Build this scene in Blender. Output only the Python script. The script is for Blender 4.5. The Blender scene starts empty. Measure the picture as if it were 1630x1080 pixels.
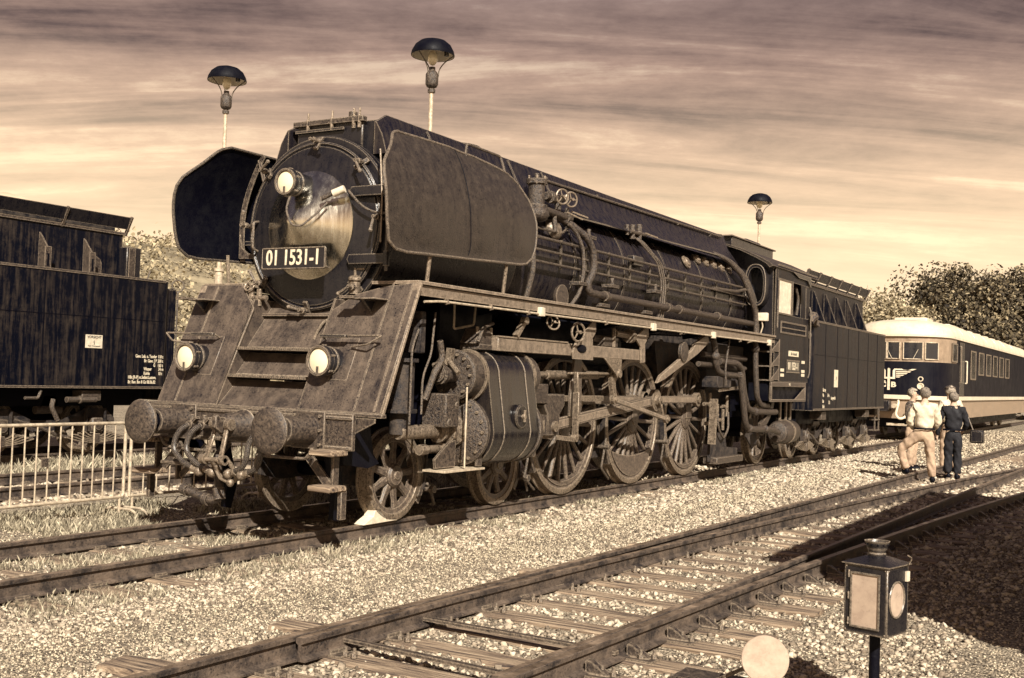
import bpy, bmesh, math, random
import numpy as np
from mathutils import Vector, Matrix, Quaternion
R = math.radians
random.seed(7); rng = np.random.default_rng(11)
scene = bpy.context.scene
col = scene.collection

# ------------------------------------------------------------------ camera
def make_camera():
    yaw, pitch, roll, f = CAMROT
    fw = Vector((math.sin(yaw)*math.cos(pitch), math.cos(yaw)*math.cos(pitch), math.sin(pitch)))
    r = fw.cross(Vector((0,0,1))).normalized(); u = r.cross(fw)
    c, s = math.cos(roll), math.sin(roll)
    rr = r*c + u*s; uu = -r*s + u*c
    cd = bpy.data.cameras.new('camera'); co = bpy.data.objects.new('camera', cd); col.objects.link(co)
    m = Matrix((rr, uu, -fw)).transposed().to_4x4(); m.translation = Vector(CAMLOC)
    co.matrix_world = m
    cd.sensor_width = 36; cd.lens = f/1630*36; cd.clip_end = 3000; cd.clip_start = .05
    scene.camera = co
CAMLOC = (8.21673, -7.94541, 1.65243)
CAMROT = (-0.534094, 0.031885, 0.034096, 1786.835881)
make_camera()

# ------------------------------------------------------------------ world and sun
sun_dir = Vector((-1, 1.1, -1.1)).normalized()         # direction the light travels
elev = math.asin(-sun_dir.z); azim = math.atan2(-sun_dir.x, -sun_dir.y)
SKY_STRENGTH = 0.1
world = bpy.data.worlds.new('World'); scene.world = world; world.use_nodes = True
nt = world.node_tree; N = nt.nodes; L = nt.links
for n in list(N): N.remove(n)
wo = N.new('ShaderNodeOutputWorld'); bg = N.new('ShaderNodeBackground'); bg.inputs['Strength'].default_value = SKY_STRENGTH
sky = N.new('ShaderNodeTexSky'); sky.sky_type = 'NISHITA'; sky.sun_disc = False
sky.sun_elevation = elev; sky.sun_rotation = azim % (2*math.pi); sky.dust_density = 3; sky.air_density = 1.2
tint = N.new('ShaderNodeMix'); tint.data_type = 'RGBA'; tint.blend_type = 'MULTIPLY'; tint.inputs[0].default_value = 1
tint.inputs[7].default_value = (1.6, .95, .5, 1)
bw = N.new('ShaderNodeRGBToBW'); L.new(sky.outputs[0], bw.inputs[0]); L.new(bw.outputs[0], tint.inputs[6])
tc = N.new('ShaderNodeTexCoord'); sep = N.new('ShaderNodeSeparateXYZ'); L.new(tc.outputs['Generated'], sep.inputs[0])
# cloud layer: streaks on a flat sheet high above, seen in perspective
def math_node(op, a, b=None, clamp=False, tree=None):
    t = tree or nt; n = t.nodes.new('ShaderNodeMath'); n.operation = op; n.use_clamp = clamp
    for i, v in enumerate((a, b)):
        if v is None: continue
        if isinstance(v, (int, float)): n.inputs[i].default_value = v
        else: t.links.new(v, n.inputs[i])
    return n.outputs[0]
zz = math_node('ADD', math_node('MAXIMUM', sep.outputs[2], 0.0), .16)
px = math_node('DIVIDE', sep.outputs[0], zz); py = math_node('DIVIDE', sep.outputs[1], zz)
cmb = N.new('ShaderNodeCombineXYZ'); L.new(px, cmb.inputs[0]); L.new(py, cmb.inputs[1])
def dot2(v, a, b, k, off=0.0):
    return math_node('ADD', math_node('ADD', math_node('MULTIPLY', v[0], a*k), math_node('MULTIPLY', v[1], b*k)), off)
mp = N.new('ShaderNodeCombineXYZ'); L.new(dot2((px, py), .86, .51, .55, 2.7), mp.inputs[0]); L.new(dot2((px, py), -.51, .86, 2.6, 1.3), mp.inputs[1])
n1 = N.new('ShaderNodeTexNoise'); n1.inputs['Scale'].default_value = 1.5; n1.inputs['Detail'].default_value = 9; n1.inputs['Roughness'].default_value = .62
n1.inputs['Distortion'].default_value = .45; L.new(mp.outputs[0], n1.inputs[0])
cr = N.new('ShaderNodeValToRGB'); e = cr.color_ramp.elements
e[0].position = .38; e[0].color = (.10, .08, .09, 1); e[1].position = .64; e[1].color = (1.0, .73, .48, 1)
x_ = cr.color_ramp.elements.new(.45); x_.color = (.31, .21, .17, 1)
x_ = cr.color_ramp.elements.new(.56); x_.color = (.62, .41, .29, 1)
# thin bright horizon: air gets paler toward the ground
n2 = N.new('ShaderNodeTexNoise'); n2.inputs['Scale'].default_value = 7; n2.inputs['Detail'].default_value = 9; n2.inputs['Roughness'].default_value = .7; L.new(cmb.outputs[0], n2.inputs[0])
L.new(math_node('ADD', math_node('MULTIPLY', n1.outputs[0], .80), math_node('MULTIPLY', n2.outputs[0], .22)), cr.inputs[0])
hz = N.new('ShaderNodeMix'); hz.data_type = 'RGBA'; hz.inputs[7].default_value = (1.10, .84, .53, 1)
hzf = N.new('ShaderNodeMapRange'); hzf.inputs[1].default_value = .04; hzf.inputs[2].default_value = .27; hzf.inputs[3].default_value = 1; hzf.inputs[4].default_value = 0
L.new(sep.outputs[2], hzf.inputs[0]); L.new(hzf.outputs[0], hz.inputs[0]); L.new(cr.outputs[0], hz.inputs[6])
hi = N.new('ShaderNodeMix'); hi.data_type = 'RGBA'; hi.blend_type = 'MULTIPLY'; hi.inputs[7].default_value = (.09, .14, .34, 1)
hif = N.new('ShaderNodeMapRange'); hif.inputs[1].default_value = .15; hif.inputs[2].default_value = .39
L.new(sep.outputs[2], hif.inputs[0]); L.new(hif.outputs[0], hi.inputs[0]); L.new(hz.outputs[2], hi.inputs[6])
sc10 = N.new('ShaderNodeVectorMath'); sc10.operation = 'SCALE'; sc10.inputs['Scale'].default_value = 8.3; L.new(hi.outputs[2], sc10.inputs[0])
mx = N.new('ShaderNodeMix'); mx.data_type = 'RGBA'; mx.inputs[0].default_value = .9
L.new(tint.outputs[2], mx.inputs[6]); L.new(sc10.outputs[0], mx.inputs[7]); L.new(mx.outputs[2], bg.inputs[0]); L.new(bg.outputs[0], wo.inputs[0])

sd = bpy.data.lights.new('sun', 'SUN'); so = bpy.data.objects.new('sun', sd); col.objects.link(so)
sd.energy = 5; sd.angle = R(.5); sd.color = (1, .93, .81)
so.rotation_euler = sun_dir.to_track_quat('-Z', 'Y').to_euler(); so.location = (20, -20, 30)
scene.view_settings.view_transform = 'Standard'; scene.view_settings.look = 'None'; scene.view_settings.gamma = 1
scene.view_settings.exposure = 0.65
scene.render.engine = 'CYCLES'; scene.cycles.max_bounces = 5; scene.cycles.diffuse_bounces = 2; scene.cycles.glossy_bounces = 3; scene.cycles.transparent_max_bounces = 8

# ------------------------------------------------------------------ materials
def mat(name, dark, light, scale=3.0, rough=.5, metal=0.0, bump=.25, streak=0.0, speck=0.0, bias=.5, contrast=.25, glint_wear=0.0, glint_wear_col=(.60,.48,.35), bscale=60, spec=.5, smap=(9, 9, .7)):
    m = bpy.data.materials.new(name); m.use_nodes = True; t = m.node_tree; n = t.nodes; l = t.links
    b = n['Principled BSDF']; co = n.new('ShaderNodeTexCoord')
    a = n.new('ShaderNodeTexNoise'); a.inputs['Scale'].default_value = scale; a.inputs['Detail'].default_value = 12; a.inputs['Roughness'].default_value = .74
    l.new(co.outputs['Object'], a.inputs[0]); v = a.outputs[0]
    if streak:
        mp = n.new('ShaderNodeMapping'); mp.inputs['Scale'].default_value = smap; l.new(co.outputs['Object'], mp.inputs[0])
        s = n.new('ShaderNodeTexNoise'); s.inputs['Scale'].default_value = 1.6; s.inputs['Detail'].default_value = 10; s.inputs['Roughness'].default_value = .72; l.new(mp.outputs[0], s.inputs[0])
        v = math_node('ADD', math_node('MULTIPLY', v, 1-streak, tree=t), math_node('MULTIPLY', s.outputs[0], streak, tree=t), tree=t)
    f = n.new('ShaderNodeTexNoise'); f.inputs['Scale'].default_value = bscale; f.inputs['Detail'].default_value = 4; l.new(co.outputs['Object'], f.inputs[0])
    r = n.new('ShaderNodeMapRange'); r.inputs[1].default_value = bias-contrast/2; r.inputs[2].default_value = bias+contrast/2; l.new(v, r.inputs[0])
    fac = r.outputs[0]
    if speck:
        q = n.new('ShaderNodeMapRange'); q.inputs[1].default_value = .62; q.inputs[2].default_value = .72; l.new(f.outputs[0], q.inputs[0])
        fac = math_node('ADD', fac, math_node('MULTIPLY', q.outputs[0], speck, tree=t), True, tree=t)
        q2 = n.new('ShaderNodeMapRange'); q2.inputs[1].default_value = .42; q2.inputs[2].default_value = .32; l.new(f.outputs[0], q2.inputs[0])
        fac = math_node('SUBTRACT', fac, math_node('MULTIPLY', q2.outputs[0], speck, tree=t), True, tree=t)
    c = n.new('ShaderNodeMix'); c.data_type = 'RGBA'; c.inputs[6].default_value = (*dark, 1); c.inputs[7].default_value = (*light, 1); l.new(fac, c.inputs[0])
    out = c.outputs[2]
    if glint_wear:  # paints pale edge outlines into the colour, as edge highlights and worn paint
        bv = n.new('ShaderNodeBevel'); bv.samples = 3; bv.inputs['Radius'].default_value = .02
        g = n.new('ShaderNodeNewGeometry'); d = n.new('ShaderNodeVectorMath'); d.operation = 'DOT_PRODUCT'
        l.new(bv.outputs[0], d.inputs[0]); l.new(g.outputs['Normal'], d.inputs[1])
        w = n.new('ShaderNodeMapRange'); w.inputs[1].default_value = .97; w.inputs[2].default_value = .86; l.new(d.outputs['Value'], w.inputs[0])
        wf = math_node('MULTIPLY', w.outputs[0], math_node('ADD', math_node('MULTIPLY', f.outputs[0], 1.4, tree=t), -.2, True, tree=t), tree=t)
        wf = math_node('MULTIPLY', wf, glint_wear, True, tree=t)
        c2 = n.new('ShaderNodeMix'); c2.data_type = 'RGBA'; c2.inputs[7].default_value = (*glint_wear_col, 1); l.new(wf, c2.inputs[0]); l.new(out, c2.inputs[6]); out = c2.outputs[2]
    l.new(out, b.inputs['Base Color']); b.inputs['Metallic'].default_value = metal
    rr = n.new('ShaderNodeMapRange'); rr.inputs[3].default_value = max(.05, rough-.12); rr.inputs[4].default_value = min(1, rough+.22); l.new(fac, rr.inputs[0]); l.new(rr.outputs[0], b.inputs['Roughness'])
    b.inputs['Specular IOR Level'].default_value = spec
    if bump:
        bp = n.new('ShaderNodeBump'); bp.inputs['Strength'].default_value = bump; bp.inputs['Distance'].default_value = .01
        hsum = math_node('ADD', f.outputs[0], math_node('MULTIPLY', v, 1.5, tree=t), tree=t)
        l.new(hsum, bp.inputs['Height']); l.new(bp.outputs[0], b.inputs['Normal'])
    return m
NAVY = (.004, .005, .014)
M = {}
M['black']   = mat('sooty_black_paint', (.003,.004,.009), (.030,.024,.022), 9, .30, bump=.3, streak=.5, speck=.25, bias=.54, contrast=.4, glint_wear=1.0, spec=.5)
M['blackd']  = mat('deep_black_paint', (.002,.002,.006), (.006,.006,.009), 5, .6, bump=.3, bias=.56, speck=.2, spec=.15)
M['boiler']  = mat('boiler_jacket_paint', (0.004,0.004,0.010), (0.048,0.036,0.028), 9, .30, bump=0.35, streak=.7, speck=.35, bias=.55, contrast=.32, glint_wear=1.0, spec=.45)
M['jacket']  = mat('glossy_cylinder_lagging', (0.006,0.006,0.010), (0.035,0.026,0.019), 8, .22, bump=0.12, streak=.8, speck=.25, bias=.54, contrast=.3, glint_wear=1.0, spec=.6)
M['defl']    = mat('deflector_sheet_paint', (.016,.013,.013), (.075,.056,.042), 10, .38, bump=.5, streak=.35, speck=.4, bias=.52, contrast=.34, glint_wear=1.0, spec=.45)
M['apron']   = mat('worn_apron_sheet', (.010,.009,.012), (.145,.108,.080), 6, .42, bump=.5, streak=.38, speck=.45, bias=.49, contrast=.30, glint_wear=1.0, smap=(6, 1.1, 1.0))
M['beam']    = mat('pale_oily_beam', (0.042,0.032,0.025), (0.342,0.261,0.190), 16, .42, bump=.4, streak=.3, speck=0.45, bias=.48, contrast=0.32, glint_wear=1.0)
M['rust']    = mat('rusty_steel', (0.012,0.010,0.012), (0.148,0.109,0.078), 26, .45, bump=.6, speck=0.6, bias=.52, contrast=0.32, glint_wear=1.0)
M['steel']   = mat('greasy_rod_steel', (0.030,0.023,0.019), (0.360,0.279,0.203), 26, .34, metal=.3, bump=.3, speck=0.5, bias=.50, contrast=0.34, glint_wear=1.0)
M['pipe']    = mat('lagged_pipe', (0.012,0.010,0.012), (0.152,0.112,0.080), 30, .40, bump=.8, speck=.5, bias=.53, contrast=0.32, glint_wear=.6)
M['wheel']   = mat('wheel_paint', (0.020,0.016,0.016), (0.211,0.156,0.113), 26, .42, bump=.4, speck=0.5, bias=.52, contrast=0.34, glint_wear=1.0)
M['tender']  = mat('tender_side_paint', (.002,.003,.008), (.065,.049,.037), 5, .5, bump=.4, streak=.65, speck=.35, bias=.57, contrast=.2, glint_wear=1.0, spec=.15)
M['polish']  = mat('polished_door_cone', (.38,.34,.27), (.84,.78,.65), 6, .14, metal=1.0, bump=.03, streak=.85, bias=.46, contrast=.5)
M['tan']     = mat('railcar_tan_band', (.22,.16,.11), (.40,.29,.2), 4, .4, bump=.1, streak=.3)
M['pane']    = mat('milky_lantern_pane', (.40,.30,.23), (.53,.41,.31), 9, .3, bump=.05, speck=.25)
M['white']   = mat('white_paint', (.58,.49,.37), (.82,.72,.56), 8, .5, bump=.1, speck=.2, spec=0.3)
M['enamel']  = mat('white_enamel', (.80,.72,.58), (.90,.83,.70), 8, .3, bump=0)
M['cream']   = mat('cream_roof_paint', (.60,.50,.38), (.82,.71,.53), 2, .4, bump=.1, streak=.4)
M['letter']  = mat('lettering_paint', (.62,.52,.38), (.85,.74,.55), 20, .5, bump=0)
M['darkletter'] = mat('dark_lettering', (.01,.01,.015), (.02,.02,.02), 20, .5, bump=0)
M['galv']    = mat('galvanised_tube', (.42,.34,.25), (.72,.60,.44), 14, .4, metal=.2, bump=.2, speck=.3)
M['rail']    = mat('rail_side_rust', (.018,.014,.014), (.15,.108,.078), 5, .7, bump=.6, speck=.5)
M['railtop'] = mat('rail_running_surface', (.12,.085,.06), (.46,.34,.24), 4, .38, metal=.5, bump=.1, streak=0, speck=.3)
M['wood']    = None
M['cloth_l'] = mat('pale_cotton', (.55,.46,.34), (.80,.69,.52), 6, .8, bump=.4, bscale=30)
M['cloth_t'] = mat('beige_trousers', (.34,.23,.16), (.55,.40,.27), 6, .8, bump=.4, bscale=30)
M['cloth_d'] = mat('dark_cotton', (.004,.004,.008), (.014,.013,.016), 8, .8, bump=.4, bscale=30)
M['cloth_c'] = mat('checked_jacket', (.02,.015,.02), (.16,.12,.085), 22, .8, bump=.4, bscale=60, contrast=.1)
M['skin']    = mat('skin', (.42,.28,.19), (.58,.42,.30), 10, .6, bump=.1)
M['hair']    = mat('grey_hair', (.035,.03,.03), (.36,.29,.22), 30, .7, bump=.8, contrast=.3)
M['hairl']   = mat('light_hair', (.12,.095,.075), (.60,.50,.38), 30, .7, bump=.6)
M['glassy']  = mat('railcar_window_glass', (.008,.009,.014), (.02,.02,.025), 2, .06, bump=0, spec=.8)
M['dieseld'] = mat('railcar_dark_paint', (.003,.003,.008), (.014,.012,.014), 1.5, .6, bump=.1, streak=.5, bias=.56, spec=0.15)
M['grime']   = mat('underframe_grime', (.006,.005,.008), (.085,.063,.047), 8, .7, bump=.8, speck=.5, bias=.52)
def lens_mat():
    m = bpy.data.materials.new('frosted_lens'); m.use_nodes = True; b = m.node_tree.nodes['Principled BSDF']
    b.inputs['Base Color'].default_value = (.88, .76, .54, 1); b.inputs['Roughness'].default_value = .12; b.inputs['Coat Weight'].default_value = .5
    return m
M['lens'] = lens_mat()
def wood_mat():
    m = bpy.data.materials.new('weathered_sleeper_wood'); m.use_nodes = True; t = m.node_tree; n = t.nodes; l = t.links; b = n['Principled BSDF']
    co = n.new('ShaderNodeTexCoord'); mp = n.new('ShaderNodeMapping'); mp.inputs['Scale'].default_value = (1.2, 22, 22); l.new(co.outputs['Object'], mp.inputs[0])
    oi = n.new('ShaderNodeObjectInfo'); ad = n.new('ShaderNodeVectorMath'); l.new(mp.outputs[0], ad.inputs[0]); cb = n.new('ShaderNodeCombineXYZ')
    rm = math_node('MULTIPLY', oi.outputs['Random'], 40, tree=t); l.new(rm, cb.inputs[0]); l.new(cb.outputs[0], ad.inputs[1])
    w = n.new('ShaderNodeTexNoise'); w.inputs['Scale'].default_value = 1.5; w.inputs['Detail'].default_value = 8; w.inputs['Roughness'].default_value = .7; w.inputs['Distortion'].default_value = .4; l.new(ad.outputs[0], w.inputs[0])
    r = n.new('ShaderNodeValToRGB'); e = r.color_ramp.elements; e[0].position = .38; e[0].color = (.03,.02,.02,1); e[1].position = .62; e[1].color = (.50,.38,.26,1)
    x = r.color_ramp.elements.new(.5); x.color = (.26,.185,.125,1)
    l.new(w.outputs[0], r.inputs[0]); l.new(r.outputs[0], b.inputs['Base Color']); b.inputs['Roughness'].default_value = .85
    bp = n.new('ShaderNodeBump'); bp.inputs['Strength'].default_value = 1; bp.inputs['Distance'].default_value = .02; l.new(w.outputs[0], bp.inputs['Height']); l.new(bp.outputs[0], b.inputs['Normal'])
    return m
M['wood'] = wood_mat()
def rand_mat(name, ramp, rough=.9, bscale=60, bump=.5, island=True, trans=0):
    # colour varies from loose piece to loose piece
    m = bpy.data.materials.new(name); m.use_nodes = True; t = m.node_tree; n = t.nodes; l = t.links; b = n['Principled BSDF']
    g = n.new('ShaderNodeNewGeometry'); r = n.new('ShaderNodeValToRGB'); els = r.color_ramp.elements
    els[0].position = ramp[0][0]; els[0].color = (*ramp[0][1], 1); els[1].position = ramp[-1][0]; els[1].color = (*ramp[-1][1], 1)
    for p, c in ramp[1:-1]: x = els.new(p); x.color = (*c, 1)
    co = n.new('ShaderNodeTexCoord'); f = n.new('ShaderNodeTexNoise'); f.inputs['Scale'].default_value = bscale; f.inputs['Detail'].default_value = 4; l.new(co.outputs['Object'], f.inputs[0])
    v = math_node('ADD', math_node('MULTIPLY', g.outputs['Random Per Island'], .75, tree=t), math_node('MULTIPLY', f.outputs[0], .5, tree=t), tree=t)
    v = math_node('ADD', v, -.12, True, tree=t)
    l.new(v, r.inputs[0]); l.new(r.outputs[0], b.inputs['Base Color']); b.inputs['Roughness'].default_value = rough; b.inputs['Specular IOR Level'].default_value = .25
    if bump:
        bp = n.new('ShaderNodeBump'); bp.inputs['Strength'].default_value = bump; bp.inputs['Distance'].default_value = .008; l.new(f.outputs[0], bp.inputs['Height']); l.new(bp.outputs[0], b.inputs['Normal'])
    return m
M['stone'] = rand_mat('ballast_stone', [(0,(.045,.036,.030)),(.3,(.24,.19,.14)),(.6,(.50,.415,.31)),(1,(.74,.64,.49))])
M['fine']  = rand_mat('fine_gravel_stone', [(0,(.03,.025,.024)),(.35,(.21,.165,.12)),(.6,(.55,.46,.335)),(1,(.82,.71,.53))], bscale=120)
M['grass'] = rand_mat('dry_grass', [(0,(.03,.026,.02)),(.5,(.26,.22,.155)),(1,(.70,.62,.45))], bump=0)
M['leaf']  = rand_mat('tree_leaf', [(0,(.012,.011,.012)),(.45,(.07,.055,.035)),(.8,(.24,.19,.115)),(1,(.5,.41,.26))], bump=0, bscale=2)
M['leafl'] = rand_mat('hillside_leaf', [(0,(.05,.042,.028)),(.5,(.26,.21,.13)),(1,(.62,.52,.34))], bump=0, bscale=2)

# ------------------------------------------------------------------ mesh builder
class MB:
    def __init__(s): s.v = []; s.f = []
    def add(s, vs, fs):
        o = len(s.v); s.v += [tuple(v) for v in vs]; s.f += [tuple(i+o for i in f) for f in fs]; return s
    def box(s, x0, x1, y0, y1, z0, z1, rot=None):
        vs = [Vector((x, y, z)) for x in (x0, x1) for y in (y0, y1) for z in (z0, z1)]
        if rot is not None:
            c = Vector(((x0+x1)/2, (y0+y1)/2, (z0+z1)/2)); vs = [c + rot @ (v-c) for v in vs]
        return s.add(vs, [(0,1,3,2),(4,6,7,5),(0,4,5,1),(2,3,7,6),(0,2,6,4),(1,5,7,3)])
    def bar(s, a, b, w, h, up=(0,0,1)):
        a = Vector(a); b = Vector(b); d = (b-a).normalized(); up = Vector(up)
        if abs(d.dot(up)) > .98: up = Vector((1,0,0))
        r = d.cross(up).normalized()*w/2; u = r.cross(d).normalized()*h/2
        vs = [p+sx*r+su*u for p in (a, b) for sx, su in ((-1,-1),(1,-1),(1,1),(-1,1))]
        return s.add(vs, [(3,2,1,0),(4,5,6,7),(0,1,5,4),(1,2,6,5),(2,3,7,6),(3,0,4,7)])
    def tube(s, pts, rad, n=10, bend=0.0, caps=True):
        pts = [Vector(p) for p in pts]
        if bend and len(pts) > 2:
            q = [pts[0]]
            for i in range(1, len(pts)-1):
                a, b, c = pts[i-1], pts[i], pts[i+1]
                d1 = (a-b); d2 = (c-b); r = min(bend, d1.length*.45, d2.length*.45); d1.normalize(); d2.normalize()
                for k in range(5):
                    t = k/4; q.append((1-t)**2*(b+d1*r) + 2*t*(1-t)*b + t*t*(b+d2*r))
            q.append(pts[-1]); pts = q
        rads = rad if isinstance(rad, (list, tuple)) else [rad]*len(pts)
        if len(rads) != len(pts): rads = [rads[min(len(rads)-1, round(i*(len(rads)-1)/(len(pts)-1)))] for i in range(len(pts))]
        d = (pts[1]-pts[0]).normalized(); ref = Vector((0,0,1)) if abs(d.z) < .9 else Vector((1,0,0)); u = d.cross(ref).normalized()
        o = len(s.v)
        for i, p in enumerate(pts):
            t = (pts[min(i+1, len(pts)-1)]-pts[max(i-1, 0)]).normalized(); u = (u - t*u.dot(t)).normalized(); w = t.cross(u)
            for k in range(n):
                a = 2*math.pi*k/n; s.v.append(tuple(p + (u*math.cos(a)+w*math.sin(a))*rads[i]))
        for i in range(len(pts)-1):
            for k in range(n):
                a = o+i*n+k; b = o+i*n+(k+1) % n; s.f.append((a, b, b+n, a+n))
        if caps: s.f.append(tuple(o+k for k in range(n))[::-1]); s.f.append(tuple(o+(len(pts)-1)*n+k for k in range(n)))
        return s
    def cyl(s, a, b, r, n=20, r2=None): return s.tube([a, b], [r, r if r2 is None else r2], n)
    def lathe(s, prof, c, axis='y', n=32, a0=0, a1=360, closed=False):
        # prof: list of (radius, position along axis)
        full = abs(a1-a0) >= 359.9; m = n if full else n+1; o = len(s.v); c = Vector(c)
        for r, h in prof:
            for k in range(m):
                a = R(a0+(a1-a0)*k/n); x, y = r*math.cos(a), r*math.sin(a)
                s.v.append(tuple(c + (Vector((x, h, y)) if axis == 'y' else Vector((h, x, y)) if axis == 'x' else Vector((x, y, h)))))
        P = len(prof)
        for i in range(P if closed else P-1):
            j = (i+1) % P
            for k in range(n):
                k2 = (k+1) % m; s.f.append((o+i*m+k, o+i*m+k2, o+j*m+k2, o+j*m+k))
        return s
    def prism(s, poly, axis, a, b):
        n = len(poly); o = len(s.v)
        for h in (a, b):
            for p, q in poly: s.v.append((h, p, q) if axis == 'x' else (p, h, q) if axis == 'y' else (p, q, h))
        s.f.append(tuple(o+i for i in range(n))[::-1]); s.f.append(tuple(o+n+i for i in range(n)))
        for i in range(n): j = (i+1) % n; s.f.append((o+i, o+j, o+n+j, o+n+i))
        return s
    def sphere(s, c, r, n=12, sx=1, sy=1, sz=1):
        o = len(s.v); c = Vector(c); m = max(4, n//2)
        for i in range(m+1):
            th = math.pi*i/m
            for k in range(n):
                a = 2*math.pi*k/n; s.v.append(tuple(c+Vector((sx*r*math.sin(th)*math.cos(a), sy*r*math.sin(th)*math.sin(a), sz*r*math.cos(th)))))
        for i in range(m):
            for k in range(n):
                a = o+i*n+k; b = o+i*n+(k+1) % n
                if i == 0: s.f.append((a, a+n, b+n))
                elif i == m-1: s.f.append((a, a+n, b))
                else: s.f.append((a, a+n, b+n, b))
        return s
    def xform(s, m): s.v = [tuple(m @ Vector(v)) for v in s.v]; return s
    def mirror(s):
        s2 = MB(); s2.v = [(-x, y, z) for x, y, z in s.v]; s2.f = [f[::-1] for f in s.f]; return s2
    def mesh(s, name, m, smooth=True):
        me = bpy.data.meshes.new(name); me.from_pydata(s.v, [], s.f)
        bm = bmesh.new(); bm.from_mesh(me); bmesh.ops.remove_doubles(bm, verts=bm.verts, dist=1e-5); bmesh.ops.recalc_face_normals(bm, faces=bm.faces); bm.to_mesh(me); bm.free()
        if m: me.materials.append(m)
        if smooth:
            me.shade_smooth(); me.set_sharp_from_angle(angle=R(35))
        return me
    def build(s, name, m, parent=None, bevel=0.0, smooth=True):
        o = bpy.data.objects.new(name, s.mesh(name, m, smooth)); col.objects.link(o); o.parent = parent
        if bevel:
            b = o.modifiers.new('bevel', 'BEVEL'); b.width = bevel; b.segments = 1; b.limit_method = 'ANGLE'; b.angle_limit = R(40)
        return o
def share(o, name=None, parent=None, mat4=None):
    c = o.copy(); col.objects.link(c)
    if name: c.name = name
    c.parent = parent
    if mat4 is not None: c.matrix_local = mat4
    return c
def tag(o, label=None, cat=None, group=None, kind=None):
    if label: o['label'] = label
    if cat: o['category'] = cat
    if group: o['group'] = group
    if kind: o['kind'] = kind
    return o
def empty(name, loc=(0,0,0), rz=0, parent=None):
    o = bpy.data.objects.new(name, None); col.objects.link(o); o.location = loc; o.rotation_euler = (0,0,rz); o.parent = parent; o.empty_display_size = .2; return o
def copy_tree(o, parent=None):
    c = o.copy(); col.objects.link(c); c.parent = parent; c.matrix_parent_inverse = o.matrix_parent_inverse.copy()
    for ch in list(o.children): copy_tree(ch, c)
    return c
def text(name, s, size, m, parent, loc, rot, sx=1.0, depth=.002, align='CENTER', bold=0.0):
    cu = bpy.data.curves.new(name, 'FONT'); cu.body = s; cu.size = size; cu.extrude = depth; cu.align_x = align; cu.align_y = 'CENTER'; cu.offset = bold; cu.resolution_u = 3
    t = bpy.data.objects.new('t', cu); me = bpy.data.meshes.new_from_object(t); bpy.data.objects.remove(t); bpy.data.curves.remove(cu)
    me.materials.append(m); o = bpy.data.objects.new(name, me); col.objects.link(o); o.parent = parent
    o.matrix_local = Matrix.LocRotScale(Vector(loc), rot, Vector((sx, 1, 1))); return o
FRONT = Matrix.Rotation(R(90), 3, 'X').to_quaternion()                                   # text facing -y
SIDE = (Matrix.Rotation(R(90), 3, 'Z') @ Matrix.Rotation(R(90), 3, 'X')).to_quaternion() # text facing +x

# ------------------------------------------------------------------ ground
def vnoise(x, y, s, seed):
    # smooth value noise on numpy arrays
    r = np.random.default_rng(seed).random((256, 256)); X = x*s+500; Y = y*s+500
    i = np.floor(X).astype(int); j = np.floor(Y).astype(int); u = X-i; v = Y-j; u = u*u*(3-2*u); v = v*v*(3-2*v)
    g = lambda a, b: r[a % 256, b % 256]
    return (g(i,j)*(1-u)+g(i+1,j)*u)*(1-v)+(g(i,j+1)*(1-u)+g(i+1,j+1)*u)*v
def height(x, y):
    h = -.175 + .03*(vnoise(x, y, .9, 3)-.5) + .02*(vnoise(x, y, 3.1, 4)-.5)
    # the trodden path between the two tracks is a little higher
    h = h + .03*np.exp(-((x-2.4)/.7)**2)
    return h
def grid_mesh(name, xs, ys, hf, m):
    X, Y = np.meshgrid(xs, ys, indexing='ij'); Z = hf(X, Y); nx, ny = len(xs), len(ys)
    co = np.stack([X, Y, Z], -1).reshape(-1, 3); i = np.arange(nx*ny).reshape(nx, ny)
    f = np.stack([i[:-1,:-1], i[1:,:-1], i[1:,1:], i[:-1,1:]], -1).reshape(-1, 4)
    me = bpy.data.meshes.new(name); me.from_pydata(co.tolist(), [], f.tolist()); me.materials.append(m); me.shade_smooth()
    o = bpy.data.objects.new(name, me); col.objects.link(o); return o
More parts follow.
